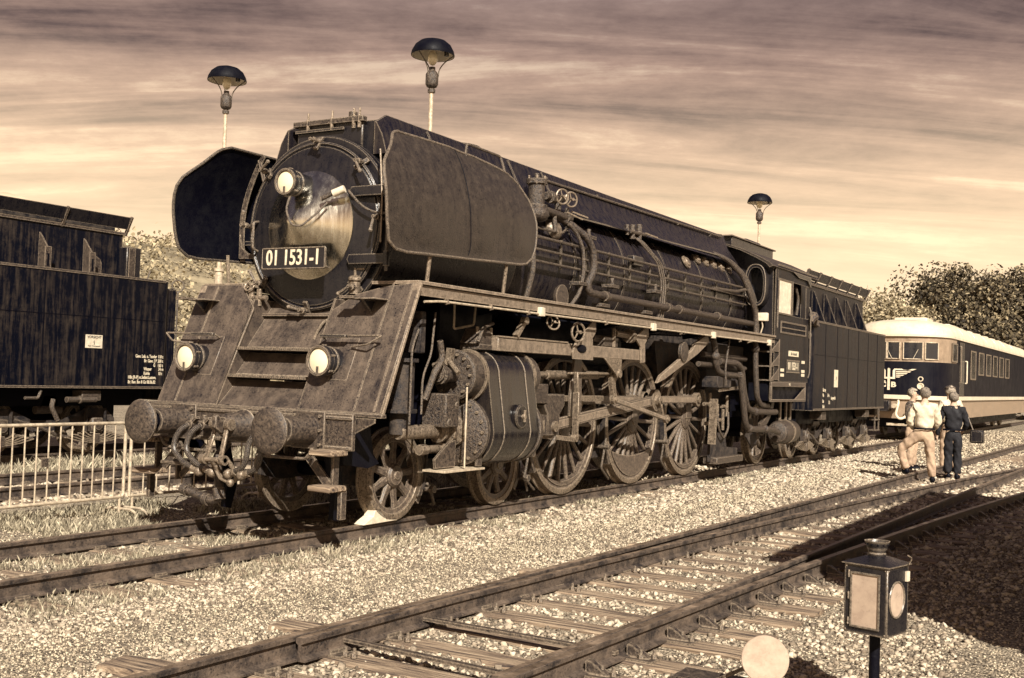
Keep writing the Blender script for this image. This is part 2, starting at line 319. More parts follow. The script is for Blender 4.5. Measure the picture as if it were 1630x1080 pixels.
def ground_mat():
    m = bpy.data.materials.new('gravel_ground'); m.use_nodes = True; t = m.node_tree; n = t.nodes; l = t.links; b = n['Principled BSDF']
    co = n.new('ShaderNodeTexCoord')
    v = n.new('ShaderNodeTexVoronoi'); v.inputs['Scale'].default_value = 48; l.new(co.outputs['Object'], v.inputs[0])
    w = n.new('ShaderNodeTexNoise'); w.inputs['Scale'].default_value = 1.3; w.inputs['Detail'].default_value = 6; l.new(co.outputs['Object'], w.inputs[0])
    s = n.new('ShaderNodeSeparateColor'); l.new(v.outputs['Color'], s.inputs[0])
    f = math_node('ADD', math_node('MULTIPLY', s.outputs[0], .55, tree=t), math_node('MULTIPLY', w.outputs[0], .6, tree=t), tree=t)
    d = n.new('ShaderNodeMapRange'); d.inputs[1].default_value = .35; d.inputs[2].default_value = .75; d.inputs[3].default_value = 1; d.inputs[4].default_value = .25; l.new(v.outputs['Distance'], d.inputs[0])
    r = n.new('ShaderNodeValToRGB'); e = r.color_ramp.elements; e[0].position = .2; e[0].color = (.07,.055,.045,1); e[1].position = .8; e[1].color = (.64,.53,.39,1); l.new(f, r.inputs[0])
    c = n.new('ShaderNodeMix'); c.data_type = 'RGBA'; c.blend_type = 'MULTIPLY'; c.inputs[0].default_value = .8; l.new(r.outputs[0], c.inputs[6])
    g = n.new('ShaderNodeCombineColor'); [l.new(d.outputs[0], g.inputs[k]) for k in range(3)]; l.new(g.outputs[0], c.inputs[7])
    l.new(c.outputs[2], b.inputs['Base Color']); b.inputs['Roughness'].default_value = .95; b.inputs['Specular IOR Level'].default_value = .15
    bp = n.new('ShaderNodeBump'); bp.inputs['Strength'].default_value = 1; bp.inputs['Distance'].default_value = .02; bp.invert = True
    l.new(v.outputs['Distance'], bp.inputs['Height']); l.new(bp.outputs[0], b.inputs['Normal'])
    return m
M['ground'] = ground_mat()
def axis_pts(a, b, step, far, up):
    c = list(np.arange(a, b+1e-6, step)); lo, hi = [], []; s = step; x = a
    while x > -far: s *= 1.35; x -= s; lo.append(x)
    s = step; x = b
    while x < up: s *= 1.35; x += s; hi.append(x)
    return np.array(lo[::-1]+c+hi)
gnd = grid_mesh('ground', axis_pts(-4, 9, .08, 1200, 1200), axis_pts(-6, 18, .08, 1200, 1500), height, M['ground']); tag(gnd, kind='structure')

# ------------------------------------------------------------------ loose stones and grass (uncountable)
PHI = (1+5**.5)/2
ICO_V = np.array([(-1,PHI,0),(1,PHI,0),(-1,-PHI,0),(1,-PHI,0),(0,-1,PHI),(0,1,PHI),(0,-1,-PHI),(0,1,-PHI),(PHI,0,-1),(PHI,0,1),(-PHI,0,-1),(-PHI,0,1)])/1.902
ICO_F = np.array([(0,11,5),(0,5,1),(0,1,7),(0,7,10),(0,10,11),(1,5,9),(5,11,4),(11,10,2),(10,7,6),(7,1,8),(3,9,4),(3,4,2),(3,2,6),(3,6,8),(3,8,9),(4,9,5),(2,4,11),(6,2,10),(8,6,7),(9,8,1)])
CUB_V = np.array([(x, y, z) for x in (-1, 1) for y in (-1, 1) for z in (-1, 1)], float)/1.5
CUB_F = np.array([(0,1,3),(0,3,2),(4,6,7),(4,7,5),(0,4,5),(0,5,1),(2,3,7),(2,7,6),(0,2,6),(0,6,4),(1,5,7),(1,7,3)])
OCT_V = np.array([(1,0,0),(0,1,0),(-1,0,0),(0,-1,0),(0,0,1),(0,0,-1)], float)
OCT_F = np.array([(0,1,4),(1,2,4),(2,3,4),(3,0,4),(1,0,5),(2,1,5),(3,2,5),(0,3,5)])
def big_mesh(name, V, F, m, kind='stuff', label=None, smooth=False):
    me = bpy.data.meshes.new(name); nv = len(V); nf, k = F.shape
    me.vertices.add(nv); me.vertices.foreach_set('co', V.astype(np.float32).ravel())
    me.loops.add(nf*k); me.loops.foreach_set('vertex_index', F.astype(np.int32).ravel())
    me.polygons.add(nf); me.polygons.foreach_set('loop_start', (np.arange(nf)*k).astype(np.int32)); me.polygons.foreach_set('loop_total', np.full(nf, k, np.int32))
    me.update(calc_edges=True); me.materials.append(m)
    if smooth: me.shade_smooth()
    o = bpy.data.objects.new(name, me); col.objects.link(o); tag(o, label, kind=kind); return o
def rand_rot(n):
    q = rng.normal(size=(n, 4)); q /= np.linalg.norm(q, axis=1)[:, None]; w, x, y, z = q.T
    return np.stack([np.stack([1-2*(y*y+z*z), 2*(x*y-z*w), 2*(x*z+y*w)], -1), np.stack([2*(x*y+z*w), 1-2*(x*x+z*z), 2*(y*z-x*w)], -1), np.stack([2*(x*z-y*w), 2*(y*z+x*w), 1-2*(x*x+y*y)], -1)], 1)
def stones(P, S, base=(ICO_V, ICO_F), jit=.22):
    n = len(P); BV, BF = base; V = np.repeat(BV[None], n, 0) * (1+jit*rng.normal(size=(n, len(BV), 3)))
    V = V * rng.uniform(.55, 1.3, (n, 1, 3)); V = np.einsum('nij,nkj->nki', rand_rot(n), V); V[:, :, 2] *= .8
    V = V*S[:, None, None] + P[:, None, :]; F = BF[None] + (np.arange(n)*len(BV))[:, None, None]
    return V.reshape(-1, 3), F.reshape(-1, 3)
def scatter(n, x0, x1, y0, y1):
    # denser toward the camera
    t = rng.random(n); y = y0 + (y1-y0)*t**1.6; return rng.uniform(x0, x1, n), y
def stone_patch(name, n, x0, x1, y0, y1, s0, s1, m, label, base=(CUB_V, CUB_F), keep=None, zadd=0.0, warp=0):
    x, y = scatter(n, x0, x1, y0, y1); d = np.hypot(x-CAMLOC[0], y-CAMLOC[1])
    s = rng.uniform(s0, s1, n)*np.exp(rng.normal(0, .14, n))*np.clip(d/13, .8, 1.7)
    if keep is not None: k = keep(x, y, s); x, y, s = x[k], y[k], s[k]
    z = height(x, y) + s*.25 + zadd; P = np.stack([x, y, z], -1); V, F = stones(P, s, base); return big_mesh(name, V, F, m, 'stuff', label)

# ------------------------------------------------------------------ railway tracks
RAILP = [(-.065,0),(.065,0),(.065,.012),(.012,.03),(.009,.105),(.034,.118),(.036,.145),(.030,.150),(-.030,.150),(-.036,.145),(-.034,.118),(-.009,.105),(-.012,.03),(-.065,.012)]
def rail(name, fx, y0, y1, parent, step=None, z=-.15, prof=RAILP):
    ys = np.arange(y0, y1+.001, step or (y1-y0)); me = MB(); n = len(prof)
    for i, y in enumerate(ys):
        for p, h in prof: me.v.append((fx(y)+p, y, z+h))
    for i in range(len(ys)-1):
        for k in range(n): k2 = (k+1) % n; me.f.append((i*n+k, i*n+k2, (i+1)*n+k2, (i+1)*n+k))
    me.f.append(tuple(range(n))[::-1]); me.f.append(tuple((len(ys)-1)*n+k for k in range(n)))
    o = me.build(name, M['rail'], parent, smooth=False); o.data.materials.append(M['railtop'])
    for p in o.data.polygons:
        if p.normal.z > .9 and p.center.z > z+.14: p.material_index = 1
    return o
def sleeper_mesh(x0, x1, w=.25, h=.15):
    b = MB(); segs = 5
    for i in range(segs+1):
        x = x0+(x1-x0)*i/segs
        for yy, zz in ((-w/2, -h), (w/2, -h), (w/2, -.012), (w/2-.015, 0), (-w/2+.015, 0), (-w/2, -.012)):
            b.v.append((x, yy+random.uniform(-.006, .006), zz+random.uniform(-.004, .004)))
    for i in range(segs):
        for k in range(6): k2 = (k+1) % 6; b.f.append((i*6+k, i*6+k2, (i+1)*6+k2, (i+1)*6+k))
    b.f.append(tuple(range(6))[::-1]); b.f.append(tuple(segs*6+k for k in range(6)))
    return b.mesh('sleeper', M['wood'], smooth=False)
def link(name, me, parent, loc=(0,0,0), rz=0):
    o = bpy.data.objects.new(name, me); col.objects.link(o); o.parent = parent; o.location = loc; o.rotation_euler = (0,0,rz); return o
tpl = MB().box(-.16,.16,-.075,.075,0,.012).box(.068,.085,-.06,.06,.012,.035).box(-.085,-.068,-.06,.06,.012,.035).mesh('tie_plate', M['rust'])
def bolt_mesh():
    b = MB(); b.cyl((0,0,0), (0,0,.028), .022, 6); b.cyl((0,0,.028), (0,0,.06), .011, 6); return b.mesh('bolt', M['rust'])
boltm = bolt_mesh()
clipm = MB().box(-.03,.03,-.035,.035,0,.02).box(-.015,.015,-.02,.02,.02,.045).mesh('rail_clip', M['rust'])

def plain_track(name, label, xc, y0, y1, sy0, sy1, slv, zs=-.160, fill=True):
    t = tag(empty(name), label, kind='structure')
    rail('rail', lambda y: xc-.754, y0, y1, t); rail('rail', lambda y: xc+.754, y0, y1, t)
    y = sy0
    while y < sy1:
        s = link('sleeper', random.choice(slv), t, (xc+random.uniform(-.03,.03), y+random.uniform(-.02,.02), zs+random.uniform(-.006,.004)), random.uniform(-.008,.008))
        if y < 14:
            for sx in (-.754, .754): link('tie_plate', tpl, s, (sx, 0, .001))
        y += .64
    return t
slv = [sleeper_mesh(-1.3, 1.3) for _ in range(4)]
t1 = plain_track('railway_track', 'main track under the big steam locomotive', 0, -9, 90, -4.4, 34, slv)
t3 = plain_track('railway_track', 'empty track behind the crowd barriers', -5.3, -14, 60, -2, 16, slv, zs=-.150)
t4 = plain_track('railway_track', 'track under the tender at the left edge', -9.5, -20, 60, 2, 16, slv, zs=-.150)

tw = tag(empty('railway_turnout'), 'turnout in the foreground where one track splits into two', kind='structure')
xA = lambda y: 3.58+.016*y
dv = lambda y: max(0.0, y+7)**2/470
xB = lambda y: xA(y)+1.508
rail('rail', xA, -12, 60, tw, 1.5)                                  # straight stock rail
rail('rail', lambda y: xB(y)+dv(y), -12, 34.6, tw, .8)              # curved stock rail
BL = [(-.05,0),(.05,0),(.05,.012),(.012,.03),(.012,.10),(.034,.112),(.034,.140),(.026,.146),(-.020,.146),(-.026,.140),(-.026,.112),(-.009,.10),(-.012,.03),(-.05,.012)]
sb = rail('switch_blade', lambda y: xA(y)+max(dv(y), .075), -2.6, 34.6, tw, .8, prof=BL)
sb2 = rail('switch_blade', lambda y: xB(y)+dv(y)-max(dv(y), .075), -2.6, 34.6, tw, .8, prof=BL)
chair = MB().prism([(0,0),(.15,0),(.15,.02),(.03,.09),(0,.09)], 'y', -.03, .03).box(-.17,.2,-.08,.08,-.001,.013).mesh('rail_chair', M['rust'])
lsl = {}
y = -5.2; k = 0
while y < 28:
    x0 = xA(y)-.55; x1 = xB(y)+dv(y)+.60; L_ = round((x1-x0)*4)/4
    if (L_, k % 3) not in lsl: lsl[(L_, k % 3)] = sleeper_mesh(0, L_)
    s = link('sleeper', lsl[(L_, k % 3)], tw, (x0, y, -.152+random.uniform(-.006,.002)), .016*-1+random.uniform(-.01,.01))
    if y < 20:
        a = xA(y)-x0; bb = xB(y)+dv(y)-x0
        link('tie_plate', tpl, s, (a+.06, 0, .002)); c = link('rail_chair', chair, s, (bb+.04, 0, .002))
        if dv(y) > .28:
            link('tie_plate', tpl, s, (a+dv(y), 0, .002)); link('tie_plate', tpl, s, (bb-dv(y), 0, .002))
        if y < 13:
            for bx in (a+max(dv(y),.075)*(1 if dv(y)<.3 else 0)+.13, a+max(dv(y),.075)*(1 if dv(y)<.3 else 0)+.20):
                link('bolt', boltm, s, (bx, random.uniform(-.03,.03), .003))
            for bx in (bb-max(dv(y),.075)*(1 if dv(y)<.3 else 0)-.14, bb+.21, bb+.14):
                link('bolt', boltm, s, (bx, random.uniform(-.03,.03), .012))
            link('rail_clip', clipm, s, (a-.10, 0, .012))
    y += .58; k += 1
# switch rods across under the blades
MB().bar((xA(-2.2)-.2, -2.15, -.09), (xB(-2.2)+1.15, -2.35, -.09), .05, .025).build('switch_rod', M['rust'], tw)
MB().bar((xA(-1.2)-.0, -1.30, -.10), (xB(-1.2)+.1, -1.34, -.10), .05, .025).build('switch_rod', M['rust'], tw)
# drain covers / boards beside the stock rail
for (bx, by, s) in ((3.05, -1.95, 1), (3.22, 1.05, .7), (3.0, -3.3, 1.1)):
    MB().box(bx-.18*s, bx+.18*s, by-.12*s, by+.12*s, -.16, -.115, Matrix.Rotation(.2, 3, 'Z')).build('board', M['wood'], tw, bevel=.006)

# ballast and gravel
def on_sleeper(x, y, s, y0, sp, xa, xb, w=.125):
    ph = np.abs(((y-y0+sp/2) % sp)-sp/2); return (ph < w+s*.35) & (x > xa) & (x < xb)
def keep_turn(x, y, s):
    a = 3.58+.016*y; d = np.maximum(0, y+7)**2/470; b = a+1.508+d; k = ~on_sleeper(x, y, s, -5.2, .58, a-.55, b+.6)
    for r in (a, a+np.maximum(d, .075), b, b-np.maximum(d, .075)): k &= np.abs(x-r) > .06+s*.8
    return k | (rng.random(len(x)) < .03) & (np.abs(x-a) > .12) & (np.abs(x-b) > .12)
def keep_main(x, y, s):
    k = (np.abs(np.abs(x)-.754) > .075+s*.7) & ~(on_sleeper(x, y, s, -4.4, .64, -1.3, 1.3) & (rng.random(len(x)) < .8)); return k
LB = 'pale broken ballast stones'
stone_patch('ballast', 30000, 3.35, 7.0, -5.2, 22, .014, .031, M['stone'], LB+' filling the gaps between the turnout sleepers', keep=keep_turn, zadd=.0)
stone_patch('ballast', 24000, .85, 2.2, -6, 24, .010, .028, M['stone'], LB+' in a band beside the main track', keep=lambda x,y,s: keep_main(x,y,s) & (rng.random(len(x)) < np.clip(1.25-np.abs(x-1.45)*1.3, 0, 1)))
stone_patch('ballast', 8000, -1.6, .8, -6, 16, .012, .032, M['stone'], LB+' between the rails of the main track', keep=keep_main)
stone_patch('ballast', 7000, -6.6, -3.9, -2, 14, .016, .036, M['stone'], LB+' along the empty track behind the barriers', keep=lambda x,y,s: (np.abs(np.abs(x+5.3)-.754) > .1))
stone_patch('ballast', 6000, 2.7, 3.5, -5.5, 20, .012, .028, M['stone'], LB+' along the outer edge of the turnout', keep=lambda x,y,s: (x < 3.5+.016*y-.02))
stone_patch('gravel', 90000, 1.4, 3.5, -6, 20, .007, .014, M['fine'], 'fine pale gravel of the path between the tracks', (OCT_V, OCT_F), keep=lambda x,y,s: (x < 3.5+.016*y))
stone_patch('gravel', 45000, 5.3, 8.6, -5.5, 14, .007, .014, M['fine'], 'fine gravel to the right of the turnout', (OCT_V, OCT_F), keep=lambda x,y,s: x > 5.2+.016*y+np.maximum(0,y+7)**2/470)
stone_patch('gravel', 30000, -2.9, -.85, -6, 14, .007, .013, M['fine'], 'fine gravel left of the main track', (OCT_V, OCT_F))
stone_patch('gravel', 26000, -1, 9.5, 17, 48, .014, .024, M['fine'], 'gravel around the far end of the tracks', (OCT_V, OCT_F))
def grass_patch(name, n, x0, x1, y0, y1, h, label, clump=6, keep=None):
    m = n//clump; cx, cy = scatter(m, x0, x1, y0, y1)
    k = vnoise(cx, cy, 1.6, 21) > .42; cx, cy = cx[k], cy[k]
    if keep is not None: k = keep(cx, cy); cx, cy = cx[k], cy[k]
    x = np.repeat(cx, clump)+rng.normal(0, .035, len(cx)*clump); y = np.repeat(cy, clump)+rng.normal(0, .035, len(cx)*clump); N_ = len(x)
    hh = h*rng.uniform(.4, 1.25, N_); a = rng.uniform(0, 2*np.pi, N_); ln = rng.uniform(.1, .8, N_)*hh; w = rng.uniform(.003, .006, N_)*np.clip(np.hypot(x-CAMLOC[0], y-CAMLOC[1])/9, 1, 3)
    z = height(x, y)-.005; dx, dy = np.cos(a), np.sin(a); b = rng.uniform(0, 2*np.pi, N_); px, py = np.cos(b)*w, np.sin(b)*w
    V = np.stack([np.stack([x-px, y-py, z], -1), np.stack([x+px, y+py, z], -1), np.stack([x+dx*ln*.4+px*.8, y+dy*ln*.4+py*.8, z+hh*.6], -1), np.stack([x+dx*ln, y+dy*ln, z+hh], -1)], 1)
    i = np.arange(N_)*4; F = np.concatenate([np.stack([i, i+1, i+2], -1), np.stack([i, i+2, i+3], -1)]); return big_mesh(name, V.reshape(-1, 3), F, M['grass'], 'stuff', label)
grass_patch('grass', 60000, -3.3, -.85, -6, 10, .085, 'short dry grass between the barriers and the main track')
grass_patch('grass', 26000, -.7, .7, -6, 12, .06, 'sparse dry grass between the rails of the main track')
grass_patch('grass', 16000, .83, 1.5, -6, 18, .06, 'tufts of dry grass along the outside of the main rail')
grass_patch('grass', 26000, -8.3, -6.4, -1, 16, .17, 'tall dry grass in front of the left tender')
grass_patch('grass', 9000, 1.8, 3.4, -6, 14, .03, 'thin dry weeds on the gravel path')

# ------------------------------------------------------------------ steam locomotive
loco = tag(empty('steam_locomotive', (0,0,0)), 'big black express steam locomotive with large side smoke deflectors and plate 01 1531-1', 'locomotive')
BZ = 3.22                                                        # boiler centre height
def apy(z): return .84+(z-1.2)*.445
def ap(x, z, off=0.0): return (x, apy(z)-.914*off, z+.407*off)   # a point on the sloping front apron, off = distance in front of it
apq = Matrix.Rotation(-math.atan(.445), 4, 'X')

# buffers and beam
MB().box(-1.40,1.40,.62,.67,.86,1.22).box(-1.40,1.40,.60,.62,1.16,1.19).box(-1.40,1.40,.60,.62,.87,.90).build('buffer_beam', M['rust'], loco, bevel=.006)
for sx in (-1, 1):
    b = empty('buffer', (0,0,0), 0, loco)
    c = (sx*.875, 0, 1.05)
    MB().lathe([(0,-.012),(.08,-.012),(.16,-.005),(.215,.015),(.226,.028),(.222,.05),(.10,.075),(.075,.12)], c, 'y', 40).build('buffer_plate', M['rust'], b)
    MB().lathe([(.075,.10),(.075,.22),(.105,.22),(.105,.26)], c, 'y', 24).build('buffer_shank', M['blackd'], b)
    MB().lathe([(.10,.20),(.128,.20),(.133,.22),(.133,.50),(.15,.58),(.18,.60),(.10,.60)], c, 'y', 28).build('buffer_housing', M['rust'], b)
    q = MB().box(sx*.875-.21, sx*.875+.21, .575, .60, .86, 1.23)
    q.build('base_plate', M['rust'], b, bevel=.005)
    for dx in (-.165, .165):
        for dz in (-.14, 0, .14): MB().cyl((sx*.875+dx, .55, 1.045+dz), (sx*.875+dx, .577, 1.045+dz), .017, 6).build('bolt', M['rust'], b)

# sloping apron: two side panels, recessed steps between
def panel(poly, name, m, th=.02, parent=loco):
    n = len(poly); b = MB()
    for off in (0, -th):
        for x, z in poly: b.v.append(ap(x, z, off))
    b.f.append(tuple(range(n))); b.f.append(tuple(n+i for i in range(n))[::-1])
    for i in range(n): j = (i+1) % n; b.f.append((i, j, n+j, n+i))
    return b.build(name, m, parent, bevel=.004)
panel([(-1.56,1.225),(-.66,1.225),(-.62,2.30),(-.92,2.575),(-1.56,2.575)], 'apron_panel', M['apron'])
panel([(.50,1.225),(1.55,1.225),(1.55,2.575),(1.10,2.53),(.76,2.45),(.50,2.27)], 'apron_panel', M['apron'])
for sx, xa, xb in ((-1,-1.56,-.66), (1,.50,1.55)):               # welded strips on the panels
    for xx in ((-1.28,) if sx < 0 else (1.22, 1.47)): MB().bar(ap(xx,1.24,.004), ap(xx,2.55,.004), .022, .008, (0,-.914,.407)).build('cover_strip', M['apron'], loco)
MB().box(-1.62,1.62,.785,.86,1.185,1.225).build('apron_edge', M['rust'], loco, bevel=.004)
MB().prism([(.80,1.183),(1.60,1.183),(1.60,1.14),(1.02,.86),(.98,.86),(.80,.95)], 'y', .70, .72).build('beam_bracket', M['rust'], loco)
MB().prism([(-.80,1.183),(-1.60,1.183),(-1.60,1.14),(-1.02,.86),(-.98,.86),(-.80,.95)], 'y', .70, .72).build('beam_bracket', M['rust'], loco)
for s, x in (('l',-.66), ('r',.50)):                              # stringers at both sides of the stairs
    MB().prism([(apy(1.22),1.22),(apy(2.4),2.4),(apy(2.4)+.5,2.4),(apy(1.22)+.75,1.22)], 'x', x-.012, x+.012).build('stair_side', M['apron'], loco)
for z in (1.56, 1.86):
    MB().box(-.645,.485, apy(z)-.02, apy(z)+.30, z-.035, z).build('step', M['rust'], loco, bevel=.004)
    g = MB()
    for k in range(38):
        x = -.63+k*.0295; g.box(x, x+.014, apy(z)-.026, apy(z)-.02, z-.03, z+.003)
    tag(g.build('tread_ribs', M['rust'], loco), kind='stuff')
for z0, z1, y0, y1 in ((1.22,1.50,apy(1.22)+.02,apy(1.5)+.18), (1.56,1.80,apy(1.56)+.12,apy(1.86)+.20), (1.86,2.42,apy(1.86)+.14,1.72)):
    MB().prism([(y0,z0),(y0+.02,z0),(y1+.02,z1),(y1,z1)], 'x', -.645, .485).build('stair_riser', M['apron'], loco)
def lamp(c, r, ln, parent=loco, m='black'):
    a = empty('headlight', (0,0,0), 0, parent); x, y, z = c
    MB().lathe([(r*.93,0),(r*1.12,0),(r*1.15,.02),(r*1.15,.06),(r*1.04,.07),(r*1.04,.13),(r*1.10,.135),(r*1.10,.15),(r,.16),(r*.92,ln),(0,ln)], c, 'y', 32).build('lamp_housing', M[m], a)
    MB().lathe([(0,-.012),(r*.5,-.006),(r*.95,.012)], c, 'y', 28).build('lens', M['lens'], a)
    MB().lathe([(r*.92,.0),(r*.97,-.014),(r*1.12,-.014),(r*1.14,.004)], c, 'y', 32).build('lamp_ring', M['rust'], a)
    for k in range(6):
        t = R(60*k+20); MB().cyl((x+r*1.15*math.cos(t), y+.02, z+r*1.15*math.sin(t)), (x+r*1.15*math.cos(t), y+.075, z+r*1.15*math.sin(t)), .013, 6).build('clip', M['rust'], a)
    MB().bar((x, y-.016, z-r*.9), (x, y-.016, z-r*.42), .028, .006, (0,1,0)).build('lamp_mark', M['black'], a)
    return a
for x in (-1.16, .74):
    lamp((x, .86, 1.73), .138, .36)
    MB().box(x+.02, x+.27, 1.08, 1.16, 1.50, 1.98, Matrix.Rotation(-math.atan(.445), 3, 'X')).build('lamp_bracket', M['apron'], loco, bevel=.006)
for x0, x1 in ((-1.72,-.95), (.58,1.36)):                          # handles above the lamps
    f = -1 if x0 < 0 else 1
    xo, xi = (x0, x1) if f < 0 else (x1, x0)
    h = empty('grab_handle', (0,0,0), 0, loco)
    MB().tube([ap(xi, 1.95, .02), ap(xi, 1.95, .10), ap(xo, 1.96, .10), ap(xo+(-f)*.15, 1.87, .10), ap(xo-f*.40, 1.87, .03)], .011, 8, .03).build('handle_bar', M['rust'], h)
    MB().bar(ap(xi, 1.945, .11), ap(xi+f*.34, 1.945, .11), .05, .035).build('tread_plate', M['black'], h, bevel=.004)
for x0, x1 in ((-1.52,-1.18), (.86,1.22)):                        # small foot steps high on the apron
    st = empty('foot_step', (0,0,0), 0, loco)
    MB().box(x0, x1, apy(2.38)-.24, apy(2.38)+.01, 2.375, 2.39).build('tread', M['rust'], st, bevel=.003)
    MB().box(x0-.08, x0+.10, apy(2.38)-.27, apy(2.38)-.16, 2.385, 2.41).build('anti_slip', M['rust'], st)
    MB().prism([(apy(2.38)-.22,2.374),(apy(2.38)-.005,2.374),(apy(2.25)-.005,2.25)], 'x', (x0+x1)/2-.01, (x0+x1)/2+.01).build('gusset', M['black'], st)

# smokebox and door
MB().lathe([(.88,1.62),(1.0,1.62),(1.015,1.64),(1.015,1.72),(1.0,1.73),(1.0,4.30)], (0,0,BZ), 'y', 64).build('smokebox', M['black'], loco)
door = empty('smokebox_door', (0,0,0), 0, loco)
MB().lathe([(.905,1.63),(.905,1.575),(.88,1.55),(.74,1.53),(.66,1.52),(.60,1.505)], (0,0,BZ), 'y', 64).build('door_plate', M['black'], door)
MB().lathe([(.605,1.51),(.60,1.495),(.57,1.485),(.40,1.37),(.20,1.255),(.05,1.175),(0,1.165)], (0,0,BZ), 'y', 64).build('door_cone', M['polish'], door)
MB().lathe([(.895,1.56),(.915,1.545),(.935,1.56),(.935,1.62)], (0,0,BZ), 'y', 64).build('door_rim', M['black'], door)
for a in (88, 45, 137, 178, 222, -47, 268, 3):
    k = empty('door_clamp', (0,0,0), 0, door); ca, sa = math.cos(R(a)), math.sin(R(a)); P = lambda r, y, t=0: (ca*r-sa*t, y, BZ+sa*r+ca*t)
    if a != 3: MB().bar(P(.99,1.60), P(.84,1.50), .055, .03, (0,1,0)).build('clamp_dog', M['rust'], k, bevel=.003)
    MB().cyl(P(.94,1.62), P(.94,1.40), .020, 10).cyl(P(.94,1.50), P(.94,1.46), .034, 8).build('clamp_screw', M['rust'], k)
    MB().tube([P(.94,1.42,.015), P(.91,1.40,-.14)], [.012,.019], 8).sphere(P(.91,1.40,-.145), .024, 8).build('clamp_handle', M['rust'], k)
for z in (3.56, 2.83):
    MB().prism([(.58,z-.055),(1.08,z-.055),(1.08,z+.055),(.58,z+.055),(.55,z)], 'y', 1.47, 1.515).build('hinge_strap', M['black'], door, bevel=.005)
    MB().cyl((1.06,1.50,z-.08), (1.06,1.50,z+.08), .035, 14).build('hinge_knuckle', M['black'], door)
MB().tube([(1.06,1.50,2.70),(1.06,1.50,3.72)], .018, 10).build('hinge_rod', M['black'], door)
MB().tube([(-.80,1.55,3.30),(-.80,1.46,3.28),(-.80,1.46,2.98),(-.80,1.55,2.96)], .014, 8, .03).build('grab_rail', M['rust'], door)
MB().tube([(.93,1.50,4.0),(1.0,1.47,3.5),(1.0,1.47,3.0)], .01, 6, .1).build('edge_pipe', M['steel'], door)
lamp((-.04, 1.12, 3.645), .128, .50, door)
MB().tube([(-.0,1.16,3.50),(.0,1.10,3.34),(.08,1.10,3.17),(.20,1.12,3.15),(.33,1.22,3.30),(.40,1.30,3.42)], .012, 8, .06).build('lamp_cable', M['pipe'], door)
MB().tube([(.60,1.40,3.56),(.74,1.44,3.40),(.90,1.46,3.32),(1.12,1.50,3.30)], .013, 8, .08).build('lamp_cable', M['pipe'], door)
MB().cyl((.34,1.27,3.46), (.47,1.32,3.53), .026, 12).build('cable_plug', M['rust'], door)
MB().cyl((.46,1.32,3.52), (.58,1.36,3.57), .042, 12).build('cable_socket', M['white'], door)
pl = empty('number_plate', (0,0,0), 0, door)
MB().prism([(-.45,2.73),(-.43,2.71),(.43,2.71),(.45,2.73),(.45,2.93),(.43,2.95),(-.43,2.95),(-.45,2.93)], 'y', 1.245, 1.26).build('plate', M['black'], pl)
MB().tube([(-.44,1.243,2.72),(.44,1.243,2.72),(.44,1.243,2.94),(-.44,1.243,2.94),(-.44,1.243,2.72)], .006, 6).build('plate_rim', M['rust'], pl)
text('plate_number', '01 1531-1', .235, M['letter'], pl, (0,1.242,2.832), FRONT, .80, .003, bold=.004)
for x in (-.3, .3): MB().bar((x,1.26,2.78), (x,1.53,2.74), .03, .012).build('plate_bracket', M['black'], pl)
MB().tube([(1.03,1.62,3.98),(1.10,2.2,4.02),(1.1,2.8,4.0)], .03, 8, .1).build('air_pipe', M['pipe'], loco)

# preheater box and streamlined top casing
pb = empty('preheater', (0,0,0), 0, loco)
MB().prism([(-.50,4.08),(.44,4.08),(.44,4.41),(-.50,4.41)], 'y', 1.80, 2.5).build('box', M['black'], pb, bevel=.01)
MB().box(-.54,.47,1.76,1.84,4.40,4.46).build('lid', M['rust'], pb, bevel=.005)
MB().bar((-.5,1.77,4.34), (.2,1.77,4.34), .02, .03).build('lip', M['black'], pb)
for x in (-.33, .02, .33, .41): MB().cyl((x,1.78,4.33), (x,1.78,4.47), .022, 8).cyl((x,1.78,4.47), (x,1.78,4.55), .012, 6).build('lid_bolt', M['steel'], pb)
MB().cyl((.26,1.85,4.46), (.26,1.85,4.53), .05, 12).build('cap', M['rust'], pb)
MB().prism([(.42,4.10),(.60,3.98),(.60,4.42),(.42,4.42)], 'y', 1.86, 1.89).build('gusset_plate', M['black'], pb)
def casing_side(s):
    b = MB(); rows = [(1.78,4.02,4.38,.64),(2.0,4.0,4.50,.61),(2.6,3.96,4.50,.60),(8,3.93,4.49,.60),(12.9,3.93,4.50,.60)]
    for y, zb, zt, xt in rows:
        for x, z in ((.92 if y > 2.8 else .80, zb), (xt+.09, (zb+zt)/2+.03), (xt, zt), (xt-.02, zt), (xt-.02, zb)): b.v.append((s*x, y, z))
    for i in range(len(rows)-1):
        for k in range(4): a = i*5+k; b.f.append((a, a+1, a+6, a+5))
    b.f.append((0,1,2,3,4))
    return b.build('casing_side', M['boiler'], loco)
for s in (-1, 1): casing_side(s)
MB().box(-.59,.59,2.5,12.9,4.30,4.43).build('casing_top', M['boiler'], loco)
MB().lathe([(.30,4.30),(.30,4.58),(.34,4.60),(.34,4.63),(.26,4.63),(.25,4.50),(0,4.5)], (0,4.3,0), 'z', 32).build('chimney', M['black'], loco)
MB().tube([(.66,5.4,4.36),(.66,12.6,4.44)], .020, 8).build('handrail', M['pipe'], loco)
for y in (5.6, 7.2, 8.8, 10.4, 12.0): MB().bar((.60,y,4.38), (.68,y,4.40), .03, .03).build('rail_bracket', M['pipe'], loco)
for y in (2.75, 4.6, 5.5): MB().bar((.64,y,4.46), (.90,y,3.96), .02, .02).build('seam_strip', M['boiler'], loco)

